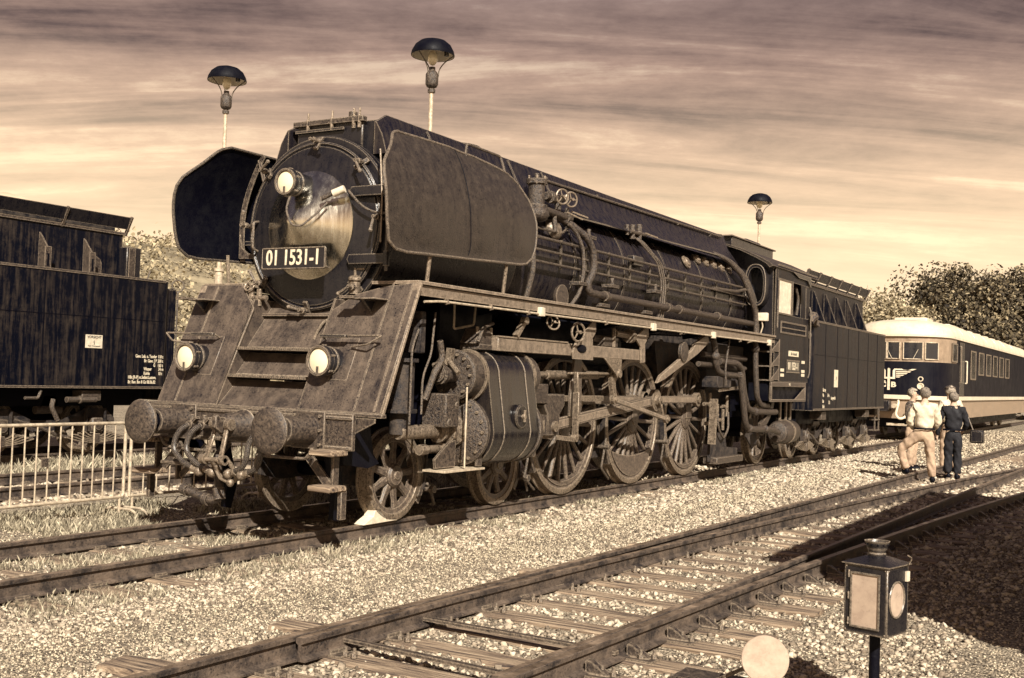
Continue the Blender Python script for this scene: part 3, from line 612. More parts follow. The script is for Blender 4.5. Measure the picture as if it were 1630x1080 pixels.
# boiler
MB().lathe([(.965,4.30),(.975,4.32),(.975,11.1),(1.0,11.3),(1.02,13.4)], (0,0,BZ), 'y', 72).build('boiler_jacket', M['boiler'], loco)
for y in (4.31, 5.95, 7.6, 9.25, 10.9, 12.3): MB().lathe([(.97,y-.03),(.99,y-.03),(.99,y+.03),(.97,y+.03)] if y < 11.2 else [(1.0,y-.03),(1.03,y-.03),(1.03,y+.03),(1.0,y+.03)], (0,0,BZ), 'y', 72).build('boiler_band', M['boiler'], loco)
MB().prism([(6.0,3.92),(12.2,4.02),(12.2,4.0),(6.0,3.90)], 'x', .80, .90).build('cover_moulding', M['black'], loco)
for k, (y, z, x) in enumerate([(10.30,3.72,.90),(11.0,3.86,.80),(11.4,3.85,.80),(11.8,3.84,.80),(12.2,3.83,.81),(12.6,3.82,.81)]):
    ca = math.atan2(z-BZ, x); n_ = Vector((math.cos(ca), 0, math.sin(ca))); c = Vector((0,y,BZ))+n_*1.0
    o = MB().lathe([(0,.06),(.07,.06),(.085,.045),(.085,.03),(.12,.025),(.125,0)], (0,0,0), 'z', 20).build('washout_plug', M['steel'], loco)
    o.matrix_local = Matrix.Translation(c) @ n_.to_track_quat('Z', 'Y').to_matrix().to_4x4()
for y, z, x in ((5.42,3.70,1.0),):
    n_ = Vector((x,0,z-BZ)).normalized(); o = MB().lathe([(0,.10),(.10,.10),(.14,.07),(.16,.02),(.16,0)], (0,0,0), 'z', 24).build('round_cover', M['steel'], loco)
    o.matrix_local = Matrix.Translation(Vector((0,y,BZ))+n_*.98) @ n_.to_track_quat('Z', 'Y').to_matrix().to_4x4()
MB().lathe([(0,.0),(.15,0),(.17,.03),(.17,.06),(0,.06)], (1.05,5.37,2.72), 'x', 24).build('round_cover', M['rust'], loco)
def on_b(y, z, off=.0, r=.98): x = math.sqrt(max(0, (r+off)**2-(z-BZ)**2)); return (x, y, z)
for z in (3.46, 3.30, 3.145):                                       # three long pipes along the boiler
    MB().tube([(1.06,4.55,z),(1.07,13.0,z+.01)], .022 if z > 3.4 else .018, 8).build('long_pipe', M['pipe'], loco)
for y in np.arange(4.7, 13, .75):
    MB().bar((1.02,y,3.10), (1.02,y,3.50), .03, .02, (1,0,0)).build('pipe_clamp', M['black'], loco)
MB().tube([(.86,5.35,3.86),(.98,5.66,3.79),(1.13,6.0,3.60),(1.16,6.14,3.45),(1.16,6.20,3.16),(1.13,6.04,2.95),(1.15,6.1,2.84),(1.15,6.5,2.83),(1.15,9.6,2.82),(1.15,13.1,2.80)], .052, 12, .14).build('feed_pipe', M['pipe'], loco)
for y in (6.6, 8.9, 9.4, 11.2): MB().cyl((1.15,y-.05,2.825), (1.15,y+.05,2.825), .075, 12).build('pipe_flange', M['rust'], loco)
MB().tube([(.9,4.12,3.98),(1.1,4.27,3.82),(1.18,4.36,3.66),(1.20,4.39,2.98),(1.1,4.39,2.62)], .035, 10, .1).build('vertical_pipe', M['pipe'], loco)
MB().tube([(1.05,5.60,3.74),(1.10,5.77,3.62),(1.14,5.88,3.42),(1.14,5.92,3.12),(1.12,5.85,2.82),(1.08,5.66,2.62)], .026, 8, .1).build('vertical_pipe', M['pipe'], loco)
for d in (0, .09, .17): MB().tube([(.80,8.05+d,3.94),(.93,8.22+d,3.82),(1.08,8.6+d,3.52),(1.12,8.70+d,3.2),(1.1,8.66+d,2.62)], .014, 8, .08).build('thin_pipe', M['pipe'], loco)
for d, r in ((0,.045), (.16,.03), (.28,.02)): MB().tube([(.78,11.75+d,4.04),(.95,12.15+d,3.96),(1.10,12.6+d,3.70),(1.20,12.85+d,3.30),(1.22,13.12+d*.5,2.95),(1.22,13.15+d*.5,2.62)], r, 10, .15).build('vertical_pipe', M['pipe'], loco)
MB().tube([(1.05,11.2,3.33),(1.1,12.3,3.36),(1.15,12.9,3.46)], .03, 8, .1).build('cranked_pipe', M['pipe'], loco)
MB().tube([(.95,4.6,3.60),(1.0,5.5,3.60),(.95,5.8,3.74)], .018, 8, .05).build('cranked_pipe', M['pipe'], loco)
# valve cluster behind the deflector
vc = empty('feed_valve', (0,0,0), 0, loco)
MB().cyl((.93,4.88,3.84), (.93,4.88,3.90), .15, 16).cyl((.93,4.88,3.90), (.93,4.88,4.18), .11, 16).cyl((.93,4.88,4.18), (.93,4.88,4.24), .14, 16).cyl((.93,4.88,4.24), (.93,4.88,4.32), .03, 8).build('valve_body', M['pipe'], vc)
for k in range(6): t = R(60*k); MB().cyl((.93+.12*math.cos(t),4.88+.12*math.sin(t),4.17), (.93+.12*math.cos(t),4.88+.12*math.sin(t),4.28), .014, 6).build('stud', M['steel'], vc)
MB().sphere((.98,4.86,3.78), .14, 14, 1, 1.2, .8).build('valve_bulb', M['pipe'], vc)
MB().cyl((.95,5.1,4.06), (.95,5.55,4.08), .05, 12).cyl((.95,5.2,4.06), (.95,5.28,4.06), .085, 10).cyl((.95,5.45,3.80), (.95,5.45,4.12), .045, 10).cyl((.98,5.0,3.86), (.98,5.62,3.84), .05, 12).cyl((.98,5.62,3.84), (.98,5.72,3.84), .075, 12).cyl((.98,5.3,3.84), (1.0,5.3,3.6), .03, 8).cyl((.95,5.72,3.82), (.95,5.72,3.98), .03, 8).build('valve_block', M['pipe'], vc)
def handwheel(c, r, axis, parent, m='steel', n=3):
    h = empty('handwheel', (0,0,0), 0, parent); c = Vector(c); a = Vector(axis).normalized(); q = a.to_track_quat('Z', 'Y')
    pts = [c+q @ Vector((r*math.cos(2*math.pi*k/20), r*math.sin(2*math.pi*k/20), 0)) for k in range(21)]
    MB().tube(pts, r*.13, 6, caps=False).build('wheel_rim', M[m], h)
    s_ = MB()
    for k in range(n): s_.tube([c, pts[int(20*k/n)]], r*.08, 5)
    s_.cyl(c-a*.02, c+a*.05, r*.2, 8).build('wheel_spokes', M[m], h); return h
handwheel((1.06,5.36,4.08), .10, (.9,-.4,0), vc); handwheel((1.06,5.62,4.08), .10, (.9,-.4,0), vc)
MB().bar((1.02,5.72,3.93), (1.12,6.02,3.88), .02, .02).bar((1.02,5.6,3.90), (1.1,5.9,3.84), .02, .02).build('lever', M['steel'], vc)
sv = empty('steam_valve', (0,0,0), 0, loco)
MB().cyl((.90,7.9,3.94), (.90,8.5,3.96), .03, 8).cyl((.88,8.05,3.84), (.88,8.05,4.06), .04, 8).cyl((.88,8.3,3.84), (.88,8.3,4.10), .045, 8).cyl((.88,7.85,3.88), (.88,7.85,4.04), .03, 8).build('valve_body', M['pipe'], sv)
MB().bar((.92,8.45,3.98), (1.0,8.75,3.94), .02, .02).build('lever', M['steel'], sv)
for y, z in ((6.1,3.62), (6.9,3.0), (8.5,3.05), (6.6,2.70), (8.15,2.70), (5.9,2.95)):
    MB().box(1.0,1.16,y-.14,y+.14,z-.03,z+.02).cyl((1.08,y+.05,z), (1.08,y+.05,z+.12), .03, 8).build('boiler_fitting', M['pipe'], loco, bevel=.004)
MB().box(.94,1.06,7.75,8.1,3.40,3.55).build('boiler_fitting', M['black'], loco, bevel=.01)

# smoke deflectors
def defl(s):
    root = empty('smoke_deflector', (0,0,0), 0, loco)
    ymin = [(2.86,1.30),(2.88,1.12),(2.95,1.0),(3.1,.95),(3.4,.90),(3.62,.88),(3.74,.93),(3.95,1.17),(4.05,1.26),(4.10,1.31),(4.13,1.36),(4.16,1.46)]
    ymax = [(2.86,3.55),(2.88,3.72),(2.95,3.84),(3.1,3.92),(3.4,3.95),(3.62,3.93),(3.74,3.89),(3.95,3.72),(4.05,3.52),(4.12,3.22),(4.16,2.9)]
    zs = [2.86,2.865,2.88,2.91,2.96,3.05,3.15,3.25,3.35,3.45,3.55,3.65,3.75,3.85,3.94,4.0,4.05,4.09,4.12,4.145,4.16]
    ip = lambda t, z: float(np.interp(z, [a for a, _ in t], [b for _, b in t]))
    def P(y, z, off=0.0):
        x = 1.50 if z < 3.35 else 1.50-.30*((z-3.35)/.81)**1.7
        x += .05*math.exp(-((z-2.9)/.12)**2)*-1*.5
        if s > 0: x += .022*(vnoise(np.array([y*1.7]), np.array([z*.8]), 1, 5)[0]-.5) + .014*math.sin(y*3.3+z)*math.exp(-((z-3.1)/.5)**2)
        if s > 0: x += .055*(vnoise(np.array([y*2.6]), np.array([z*1.9+3]), 1, 12)[0]-.5)*min(1, (z-2.86)*6)
        zz = z + .045*(y-1.2)*(1-(z-2.86)/1.3)
        return (s*(x+off), y, zz)
    nu = 40; b = MB()
    for off in (0, -.012):
        for z in zs:
            a, c = ip(ymin, z), ip(ymax, z)
            for k in range(nu+1): b.v.append(P(a+(c-a)*k/nu, z, off))
    m = nu+1; T = len(zs)*m
    for i in range(len(zs)-1):
        for k in range(nu):
            a = i*m+k; b.f.append((a, a+1, a+m+1, a+m)); b.f.append((T+a+m, T+a+m+1, T+a+1, T+a))
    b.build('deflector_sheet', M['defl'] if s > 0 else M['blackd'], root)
    rim = [P(ip(ymin, z), z, -.005) for z in zs] + [P(ip(ymin, zs[-1])+(ip(ymax, zs[-1])-ip(ymin, zs[-1]))*k/8, zs[-1], -.005) for k in range(1, 8)] + [P(ip(ymax, z), z, -.005) for z in zs[::-1]] + [P(ip(ymax, zs[0])-(ip(ymax, zs[0])-ip(ymin, zs[0]))*k/10, zs[0], -.005) for k in range(1, 11)]
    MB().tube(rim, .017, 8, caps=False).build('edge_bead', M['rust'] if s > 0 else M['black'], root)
    for y in (1.95, 3.0):
        r_ = MB(); pts = [P(y, z, -.05) for z in zs]
        for a, c in zip(pts[:-1], pts[1:]): r_.bar(a, c, .012, .075, (1,0,0))
        r_.build('inner_rib', M['rust'] if s < 0 else M['black'], root)
    MB().prism([(1.44,2.93),(1.44,3.22),(1.40,3.06),(1.30,2.99),(1.05,2.95),(1.05,2.92)] if s > 0 else [(-1.44,2.93),(-1.44,3.22),(-1.40,3.06),(-1.30,2.99),(-1.05,2.95),(-1.05,2.92)], 'y', 1.9, 1.92).build('gusset', M['rust'], root)
    if s > 0:
        MB().tube([P(2.45, 2.9, .0)]+[P(2.45+.02*math.sin(z*5), z, .004) for z in zs[4:]], .005, 6).build('seam', M['blackd'], root)
        MB().tube([P(2.75,4.13,-.02),(1.2,2.75,4.28),(1.2,3.5,4.27),P(3.5,4.05,-.02)], .016, 8, .05).build('grab_rail', M['pipe'], root)
    MB().tube([(s*1.42,1.74,2.58),(s*1.46,1.74,2.95)], .022, 8).build('support_post', M['steel'], root)
    MB().tube([(s*1.42,3.3,2.58),(s*1.46,3.3,2.98)], .022, 8).build('support_post', M['steel'], root)
    MB().bar((s*1.22,1.95,4.10), (s*.93,1.75,3.78), .04, .02).build('stay', M['rust'], root)
    MB().bar((s*1.47,2.0,3.12), (s*1.0,2.0,3.12), .05, .05).build('stay', M['black'], root)
    MB().bar((s*1.47,3.0,3.12), (s*.98,3.0,3.12), .05, .05).build('stay', M['black'], root)
for s in (1, -1): defl(s)

# running boards
for s in (1, -1):
    a, c = sorted((s*.92, s*1.53))
    MB().box(a, c, 1.45, 13.45, 2.555, 2.59).build('running_board', M['beam'], loco, bevel=.003)
    a, c = sorted((s*1.475, s*1.50)); MB().box(a, c, 1.52, 13.45, 2.44, 2.545).build('running_board_edge', M['beam'], loco, bevel=.003)
    MB().bar((s*1.515,.89,1.22), (s*1.515,1.46,2.56), .03, .10, (1,0,0)).build('apron_side_edge', M['beam'], loco, bevel=.003)
    for y in (2.2, 3.6, 5.2, 6.9, 8.5, 10.2, 11.8): MB().bar((s*.9,y,2.40), (s*1.47,y,2.50), .04, .08).build('board_bracket', M['blackd'], loco)
MB().tube([(1.50,1.60,2.38),(1.515,1.9,2.405),(1.515,4.0,2.41),(1.515,13.0,2.43)], .013, 8, .1).build('conduit', M['galv'], loco)
for y in (2.0, 2.9, 3.75, 5.9, 8.6, 11.4): MB().bar((1.50,y,2.44), (1.52,y,2.38), .03, .04).build('conduit_clamp', M['steel'], loco)
for y in (4.06, 7.5, 10.03, 13.05): MB().box(1.49,1.55,y-.055,y+.055,2.38,2.49).build('junction_box', M['white'], loco, bevel=.006)
MB().tube([(1.45,12.0,2.40),(1.48,12.25,2.44),(1.5,12.3,2.43)], .02, 8, .05).build('conduit', M['galv'], loco)

# main frame, saddle, ashpan
for s in (1, -1):
    MB().prism([(.66,.86),(.66,1.2),(1.7,1.35),(2.4,1.85),(9.2,1.9),(12.9,1.5),(15.6,1.3),(15.6,.95),(12.4,.95),(11.7,.55),(9.9,.62),(9.3,.55),(7.5,.62),(7,.55),(5.2,.62),(4.9,.85),(2.4,1.0),(1.6,.86)], 'x', s*.50-.02, s*.50+.02).build('frame_plate', M['blackd'], loco)
MB().box(-.8,.8,2.9,4.1,1.3,2.5).build('smokebox_saddle', M['blackd'], loco, bevel=.02)
MB().prism([(9.6,2.4),(9.9,1.5),(10.6,1.2),(12.7,1.2),(13.2,1.6),(13.3,2.5)], 'x', -.62, .62).build('firebox', M['grime'], loco)
MB().box(.6,.93,11.3,13.3,1.5,2.35).build('ashpan_side', M['grime'], loco, bevel=.01)
MB().box(-.46,.46,2.3,9.5,1.25,1.7).build('frame_stretcher', M['blackd'], loco)
MB().box(-.9,.9,1.9,2.2,1.5,2.5).build('front_bulkhead', M['blackd'], loco)
MB().lathe([(0,4.6),(.30,4.62),(.32,4.7),(.32,7.6),(.30,7.68),(0,7.7)], (.62,0,2.15), 'y', 24).build('air_reservoir', M['blackd'], loco)

# wheels
def make_wheel(r, n, cw, kind):
    """all pieces of one wheel about the origin, axle along x, outer face toward +x"""
    W = {}
    W['tyre'] = MB().lathe([(r-.075,-.07),(r+.030,-.07),(r+.030,-.045),(r+.003,-.035),(r,.065),(r-.012,.07),(r-.070,.07),(r-.075,.062)], (0,0,0), 'x', 64, closed=True).mesh('tyre', M['steel'])
    W['wheel_rim'] = MB().lathe([(r-.074,-.05),(r-.074,.055),(r-.13,.045),(r-.13,-.04)], (0,0,0), 'x', 64, closed=True).mesh('wheel_rim', M['wheel'])
    hr = {'drive':.19,'bogie':.13,'trail':.15}[kind]
    W['hub'] = MB().lathe([(0,.10),(hr*.35,.10),(hr*.38,.085),(hr*.8,.085),(hr,.06),(hr,-.06),(0,-.08)], (0,0,0), 'x', 32).mesh('hub', M['wheel'])
    sp = MB(); w0, w1 = ((.045,.032) if kind == 'drive' else (.055,.045))
    sec = lambda z, w, t: [(t*math.cos(2*math.pi*k/8), w*math.sin(2*math.pi*k/8), z) for k in range(8)]
    for z, w, t in ((hr*.9,w0,.05),(hr+.08,w0*.85,.036),(r-.22,w1*.9,.030),(r-.12,w1*1.25,.036)): sp.v += sec(z, w, t)
    for i in range(3):
        for k in range(8): sp.f.append((i*8+k, i*8+(k+1) % 8, i*8+8+(k+1) % 8, i*8+8+k))
    W['spoke'] = sp.mesh('spoke', M['wheel']); W['n'] = n; W['r'] = r
    if cw:
        depth, half = cw; a = []; Rr = r-.12; nseg = 16
        for k in range(nseg+1): t = -math.pi/2-half+2*half*k/nseg; a.append((Rr*math.cos(t), Rr*math.sin(t)))
        z1 = Rr*math.sin(-math.pi/2-half)
        top = [(Rr*math.cos(-math.pi/2+half)*(1-2*k/8), z1-(depth if False else 0)-(.10*(1-(1-2*k/8)**2))) for k in range(9)]
        W['counterweight'] = MB().prism(a+top[1:-1], 'x', -.03, .066).mesh('counterweight', M['wheel'])
    return W
def place_wheel(W, y, x, s, spin, parent, flip=False):
    e = empty('wheel', (s*x, y, W['r']), 0, parent); base = Matrix.Rotation(math.pi if s < 0 else 0, 4, 'Z')
    def ad(n, m4): o = bpy.data.objects.new(n, W[n]); col.objects.link(o); o.parent = e; o.matrix_local = base @ m4
    for n in ('tyre', 'wheel_rim', 'hub'): ad(n, Matrix())
    for k in range(W['n']): ad('spoke', Matrix.Rotation(spin+2*math.pi*(k+.5)/W['n'], 4, 'X'))
    if 'counterweight' in W: ad('counterweight', Matrix())
    return e
WB = make_wheel(.5, 9, None, 'bogie'); W1 = make_wheel(1.0, 20, (.1,.62), 'drive'); W2 = make_wheel(1.0, 20, (.2,1.02), 'drive'); WT = make_wheel(.62, 11, None, 'trail')
DY = (6.12, 8.43, 10.70); CR = .33
for s in (1, -1):
    for y in (2.14, 4.32): place_wheel(WB, y, .75, s, .2+y, loco)
    for y, W in zip(DY, (W1, W2, W1)): place_wheel(W, y, .75, s, .1, loco)
    place_wheel(WT, 14.62, .75, s, .4, loco)
for y, r in ((2.14,.5),(4.32,.5),(6.12,1),(8.43,1),(10.7,1),(14.62,.62)): MB().cyl((-.75,y,r), (.75,y,r), .09, 12).build('axle', M['blackd'], loco)

# bogie frame and brake gear
for s in (1, -1):
    MB().prism([(1.45,.62),(5.0,.62),(5.0,.45),(4.7,.38),(3.6,.42),(2.9,.42),(1.8,.38),(1.45,.45)], 'x', s*.55-.02, s*.55+.02).build('bogie_frame', M['grime'], loco)
    MB().prism([(1.05,1.0),(1.12,.95),(1.30,.35),(1.22,.08),(1.12,.10),(1.14,.35),(.95,.95)], 'x', s*.76-.03, s*.76+.03).build('rail_guard', M['blackd'], loco)
    for yb, r in ((2.14,.5),(4.32,.5),(6.12,1.0),(8.43,1.0),(10.7,1.0)):
        for d in ((1,) if r < 1 else (-1,)):
            yy = yb+d*(r+.055)
            bk = empty('brake_gear', (0,0,0), 0, loco)
            MB().bar((s*.80,yy+.03*d,r+.25), (s*.80,yy-.02*d,r*.62), .03, .07, (1,0,0)).build('brake_hanger', M['grime'], bk)
            a0 = math.radians(0 if d > 0 else 180); sh = MB()
            for k in range(6):
                t = a0+R(-38+12*k)*d; sh.v += [(s*xx, yb+rr*math.cos(t), r+rr*math.sin(t)) for xx, rr in ((.71,r+.01),(.82,r+.01),(.82,r+.07),(.71,r+.07))]
            for k in range(5):
                for q in range(4): sh.f.append((k*4+q, k*4+(q+1) % 4, k*4+4+(q+1) % 4, k*4+4+q))
            sh.f.append((0,1,2,3)); sh.f.append((20,21,22,23)); sh.build('brake_shoe', M['rust'], bk)
            MB().cyl((s*.62,yy+.04*d,r*.62), (s*.92,yy+.04*d,r*.62), .03, 10).cyl((s*.88,yy+.04*d,r*.62), (s*.94,yy+.04*d,r*.62), .045, 6).build('brake_pin', M['rust'], bk)
            MB().tube([(s*.86,yy-.0*d,r*.75),(s*.84,yy+.10*d,.30),(s*.80,yy+.24,.12)], .017, 8, .05).build('sand_pipe', M['pipe'], bk)
    MB().box(s*.66-.03, s*.66+.03, 6.9, 7.6, .45, 1.5).build('spring_hanger', M['grime'], loco)

# cylinders
for s in (1, -1):
    cy = empty('cylinder_block', (0,0,0), 0, loco); X = s*1.15
    sec = []; rt, rb, zt, zb = .285, .40, 1.63, .99
    for k in range(15): t = R(180-180*k/14); sec.append((X+rt*math.cos(t)*1, zt+rt*math.sin(t)))
    for k in range(19): t = R(0-180*k/18)+.0; sec.append((X+rb*.96*math.cos(t), zb+rb*math.sin(t)))
    MB().prism(sec, 'y', 3.02, 4.08).build('cylinder_jacket', M['jacket'], cy)
    MB().lathe([(0,s*.03),(.13,s*.03),(.145,s*.015),(.145,-s*.02)], (X+s*.378,3.62,1.16), 'x', 24).build('inspection_cover', M['jacket'], cy)
    MB().cyl((X+s*.38,3.62,1.16), (X+s*.45,3.62,1.16), .03, 10).cyl((X+s*.44,3.62,1.10), (X+s*.44,3.62,1.24), .018, 8).build('indicator_cock', M['steel'], cy)
    for y in (3.25, 3.86): MB().tube([(x, y, z) for x, z in [(X+(a-X)*1.012, zt+(b_-zt)*1.0+.003*(1 if b_ > zt else -1 if b_ < zb else 0)) for a, b_ in sec]], .008, 6, caps=False).build('lagging_band', M['rust'], cy)
    MB().lathe([(0,2.72),(.27,2.72),(.29,2.735),(.29,2.76),(.272,2.765),(.272,3.03)], (X,0,zt), 'y', 36).build('valve_chest', M['pipe'], cy)
    for y in (2.99, 4.10): MB().lathe([(.27,y-.02),(.305,y-.02),(.305,y+.02),(.27,y+.02)], (X,0,zt), 'y', 36, closed=True).build('flange_ring', M['steel'], cy)
    MB().lathe([(.28,4.08),(.28,4.26),(.22,4.28),(.10,4.30),(.10,4.5),(0,4.5)], (X,0,zt), 'y', 30).build('valve_cover', M['pipe'], cy)
    MB().cyl((X,2.73,zt), (X,2.40,zt), .085, 18).cyl((X,2.50,zt), (X,2.44,zt), .11, 14).cyl((X,2.42,zt), (X,2.36,zt), .05, 10).build('valve_rod_tunnel', M['pipe'], cy)
    MB().bar((X-.02,2.65,zt+.10), (X+.0,2.65,zt+.30), .07, .07).cyl((X,2.60,zt+.17), (X+.18,2.55,zt+.02), .03, 8).cyl((X-.2,2.62,zt+.1), (X,2.58,zt+.14), .035, 8).build('relief_valve', M['steel'], cy)
    for k in range(14):
        t = 2*math.pi*k/14; MB().cyl((X+.235*math.cos(t),2.72,zt+.235*math.sin(t)), (X+.235*math.cos(t),2.69,zt+.235*math.sin(t)), .018, 6).build('cover_bolt', M['steel'], cy)
    MB().lathe([(0,2.80),(.20,2.80),(.30,2.83),(.37,2.85),(.395,2.87),(.395,2.92),(.34,2.93),(.34,3.03)], (X,0,zb), 'y', 40).build('cylinder_cover', M['pipe'], cy)
    for k in range(18):
        t = 2*math.pi*k/18; MB().cyl((X+.345*math.cos(t),2.86,zb+.345*math.sin(t)), (X+.345*math.cos(t),2.82,zb+.345*math.sin(t)), .020, 6).build('cover_bolt', M['steel'], cy)
    MB().lathe([(0,1.70),(.072,1.70),(.078,1.715),(.078,2.42),(.13,2.44),(.13,2.48),(.10,2.50),(.10,2.56),(.15,2.58),(.15,2.64),(.11,2.66),(.11,2.72),(.17,2.74),(.17,2.81)], (X,0,zb+.01), 'y', 26).build('tail_rod_tube', M['steel'], cy)
    MB().lathe([(.39,4.07),(.41,4.08),(.41,4.14),(.30,4.16),(.14,4.2),(.12,4.36),(.06,4.38)], (X,0,zb), 'y', 36).build('rear_cover', M['pipe'], cy)
    MB().bar((X+.02,2.96,1.30), (X+.22,2.96,1.52), .06, .03, (0,1,0)).build('stay', M['steel'], cy)
    MB().box(X-.02,X+.28,2.20,3.02,.56,.585).build('foot_plate', M['galv'], cy, bevel=.003)
    MB().bar((X+.24,2.94,.60), (X+.24,2.94,1.10), .10, .03, (1,0,0)).build('drop_bar', M['pipe'], cy)
    MB().prism([(2.24,.60),(2.62,.60),(2.62,.90),(2.50,.88),(2.22,.70)], 'x', X+.10, X+.13).build('drain_cock_bracket', M['rust'], cy)
    MB().tube([(X+.27,2.60,1.50),(X+.27,2.60,.60)], .010, 6).build('drain_rod', M['galv'], cy)
    for z, y0 in ((.80,2.1),): MB().cyl((X,y0+.12,z), (X,2.75,z), .045, 12).cyl((X,y0,z), (X,y0+.12,z), .06, 8).cyl((X,2.5,z), (X,2.56,z), .075, 8).build('drain_valve', M['steel'], cy)
    g = empty('relief_gear', (0,0,0), 0, cy)
    MB().box(X-.15,X+.12,3.05,3.45,1.93,2.0).build('valve_seat', M['pipe'], g, bevel=.01)
    MB().prism([(3.0,2.0),(3.55,1.98),(3.42,2.10),(3.30,2.17),(3.12,2.18)], 'x', X-.12, X+.10).build('bonnet', M['pipe'], g, bevel=.01)
    for dy in (3.10, 3.25, 3.40): MB().cyl((X+.06,dy,2.0), (X+.06,dy,2.2), .022, 6).build('stud', M['steel'], g)
    MB().tube([(X+.14,3.0,2.02),(X+.14,3.1,2.19),(X+.12,3.35,2.25)], .02, 8, .06).build('pipe_bow', M['pipe'], g)

# motion
for s in (1, -1):
    X = s*1.15; mo = loco
    P2 = (8.43, 1.0+CR)
    def rod(a, b, wd, th, x, name, m='steel', er=.10):
        q = MB(); d = math.atan2(b[1]-a[1], b[0]-a[0]); n = Vector((0, math.cos(d), math.sin(d)))
        q.bar((x,a[0],a[1]), (x,b[0],b[1]), th, wd, (0,-math.sin(d),math.cos(d)))
        o = empty(name, (0,0,0), 0, mo); q.build('rod_shaft', M['wheel'], o, bevel=.006)
        dd = n*(er*.6)
        MB().bar((x+s*(th*.5+.003),a[0]+dd.y*2.2,a[1]+dd.z*2.2), (x+s*(th*.5+.003),b[0]-dd.y*2.2,b[1]-dd.z*2.2), .006, wd*.62, (0,-math.sin(d),math.cos(d))).build('rod_flute', M['beam'], o)
        for p in (a, b): MB().cyl((x-th*.8,p[0],p[1]), (x+th*.8,p[0],p[1]), er, 20).cyl((x-th*.8-s*.0,p[0],p[1]), (x+s*(th*.8+.03),p[0],p[1]), er*.5, 8).build('rod_end', M[m], o)
        return o
    rod((DY[0],1.0+CR), (DY[1],1.0+CR), .12, .05, s*.99, 'coupling_rod', er=.13)
    rod((DY[1],1.0+CR), (DY[2],1.0+CR), .12, .05, s*.99, 'coupling_rod', er=.12)
    for y in DY: MB().cyl((s*.82,y,1.0+CR), (s*1.03,y,1.0+CR), .075, 16).prism([(y-.12,1.0),(y+.12,1.0),(y+.11,1.0+CR+.06),(y-.11,1.0+CR+.06)], 'x', s*.82, s*.86).build('crank_pin', M['wheel'], mo)
    rod((4.95,1.0), P2, .15, .055, s*1.17, 'main_rod', er=.17)
    MB().bar((s*1.24,P2[0],P2[1]), (s*1.24,8.57,1.04), .05, .10, (1,0,0)).cyl((s*1.10,8.43,1.33), (s*1.29,8.43,1.33), .07, 14).build('return_crank', M['steel'], mo, bevel=.006)
    rod((6.62,1.35), (8.57,1.04), .07, .035, s*1.32, 'eccentric_rod', er=.065)
    MB().box(X-.05,X+.05,4.25,6.55,1.32,1.40).build('slide_bar', M['steel'], mo, bevel=.006)
    MB().box(X-.035,X+.035,4.25,6.5,.62,.66).build('slide_bar', M['steel'], mo, bevel=.006) if False else None
    MB().prism([(4.70,1.42),(5.25,1.42),(5.25,1.27),(5.12,1.15),(5.12,.88),(4.80,.88),(4.80,1.15),(4.70,1.27)], 'x', X-.11, X+.11).build('crosshead', M['rust'], mo, bevel=.012)
    MB().cyl((X-.14,4.96,1.0), (X+.15,4.96,1.0), .07, 16).build('crosshead_pin', M['steel'], mo)
    MB().cyl((X,4.2,1.0), (X,4.85,1.0), .045, 14).build('piston_rod', M['galv'], mo)
    MB().box(X-.13,X+.13,4.35,4.75,1.30,1.55).build('crosshead_guide', M['pipe'], mo, bevel=.01)
    MB().cyl((X,4.3,1.66), (X,6.6,1.70), .042, 12).cyl((X,4.9,1.67), (X,6.4,1.69), .06, 12).build('valve_rod', M['steel'], mo)
    xo = s*1.36
    MB().bar((xo,5.38,1.45), (xo,5.38,.85), .03, .09, (1,0,0)).bar((xo,5.36,1.72), (xo,5.38,1.45), .03, .06, (1,0,0)).build('combination_lever', M['steel'], mo, bevel=.005)
    MB().bar((xo,5.38,.82), (s*1.30,4.98,.86), .03, .06).cyl((xo-s*.04,5.38,.84), (xo+s*.03,5.38,.84), .05, 10).build('union_link', M['steel'], mo)
    MB().bar((s*1.26,5.36,1.70), (s*1.26,6.65,1.72), .03, .07, (1,0,0)).build('radius_rod', M['steel'], mo, bevel=.005)
    lk = MB()
    for k in range(9):
        t = (k-4)/4; lk.v += [(s*1.28+q*.03, 6.62+w+.10*t*t, 1.72+.36*t) for q, w in ((-1,-.055),(1,-.055),(1,.055),(-1,.055))]
    for k in range(8):
        for q in range(4): lk.f.append((k*4+q, k*4+(q+1) % 4, k*4+4+(q+1) % 4, k*4+4+q))
    lk.f.append((0,1,2,3)); lk.f.append((32,33,34,35)); lk.build('expansion_link', M['steel'], mo)
    MB().prism([(6.18,1.93),(6.75,1.93),(6.72,1.70),(6.62,1.66),(6.55,1.72)], 'x', s*1.36-.015, s*1.36+.015).cyl((s*1.2,6.66,1.72), (s*1.4,6.66,1.72), .06, 14).build('link_bracket', M['steel'], mo, bevel=.004)
    MB().box(s*1.30-.05,s*1.30+.05,3.35,7.62,1.93,2.09).build('link_frame_beam', M['beam'], mo, bevel=.008)
    MB().box(s*1.30-.062,s*1.30+.062,3.35,5.1,2.092,2.11).build('beam_flange', M['steel'], mo)
    MB().prism([(5.55,1.92),(5.75,1.92),(5.78,1.2),(5.70,1.12),(5.45,1.12),(5.45,1.4)], 'x', s*1.22-.02, s*1.22+.02).build('motion_bracket', M['wheel'], mo, bevel=.005)
    hp = [(5.25,2.10),(5.48,2.17),(5.53,2.28),(5.81,2.46),(5.84,2.28),(5.74,2.19),(5.77,1.89),(5.20,1.89),(5.18,1.98)]
    MB().prism(hp, 'x', s*1.385-.012, s*1.385+.012).build('hanger_bracket', M['beam'], mo)
    MB().sphere((s*1.40,5.42,2.03), .07, 12, .3, 2.0, .8).build('slot', M['blackd'], mo)
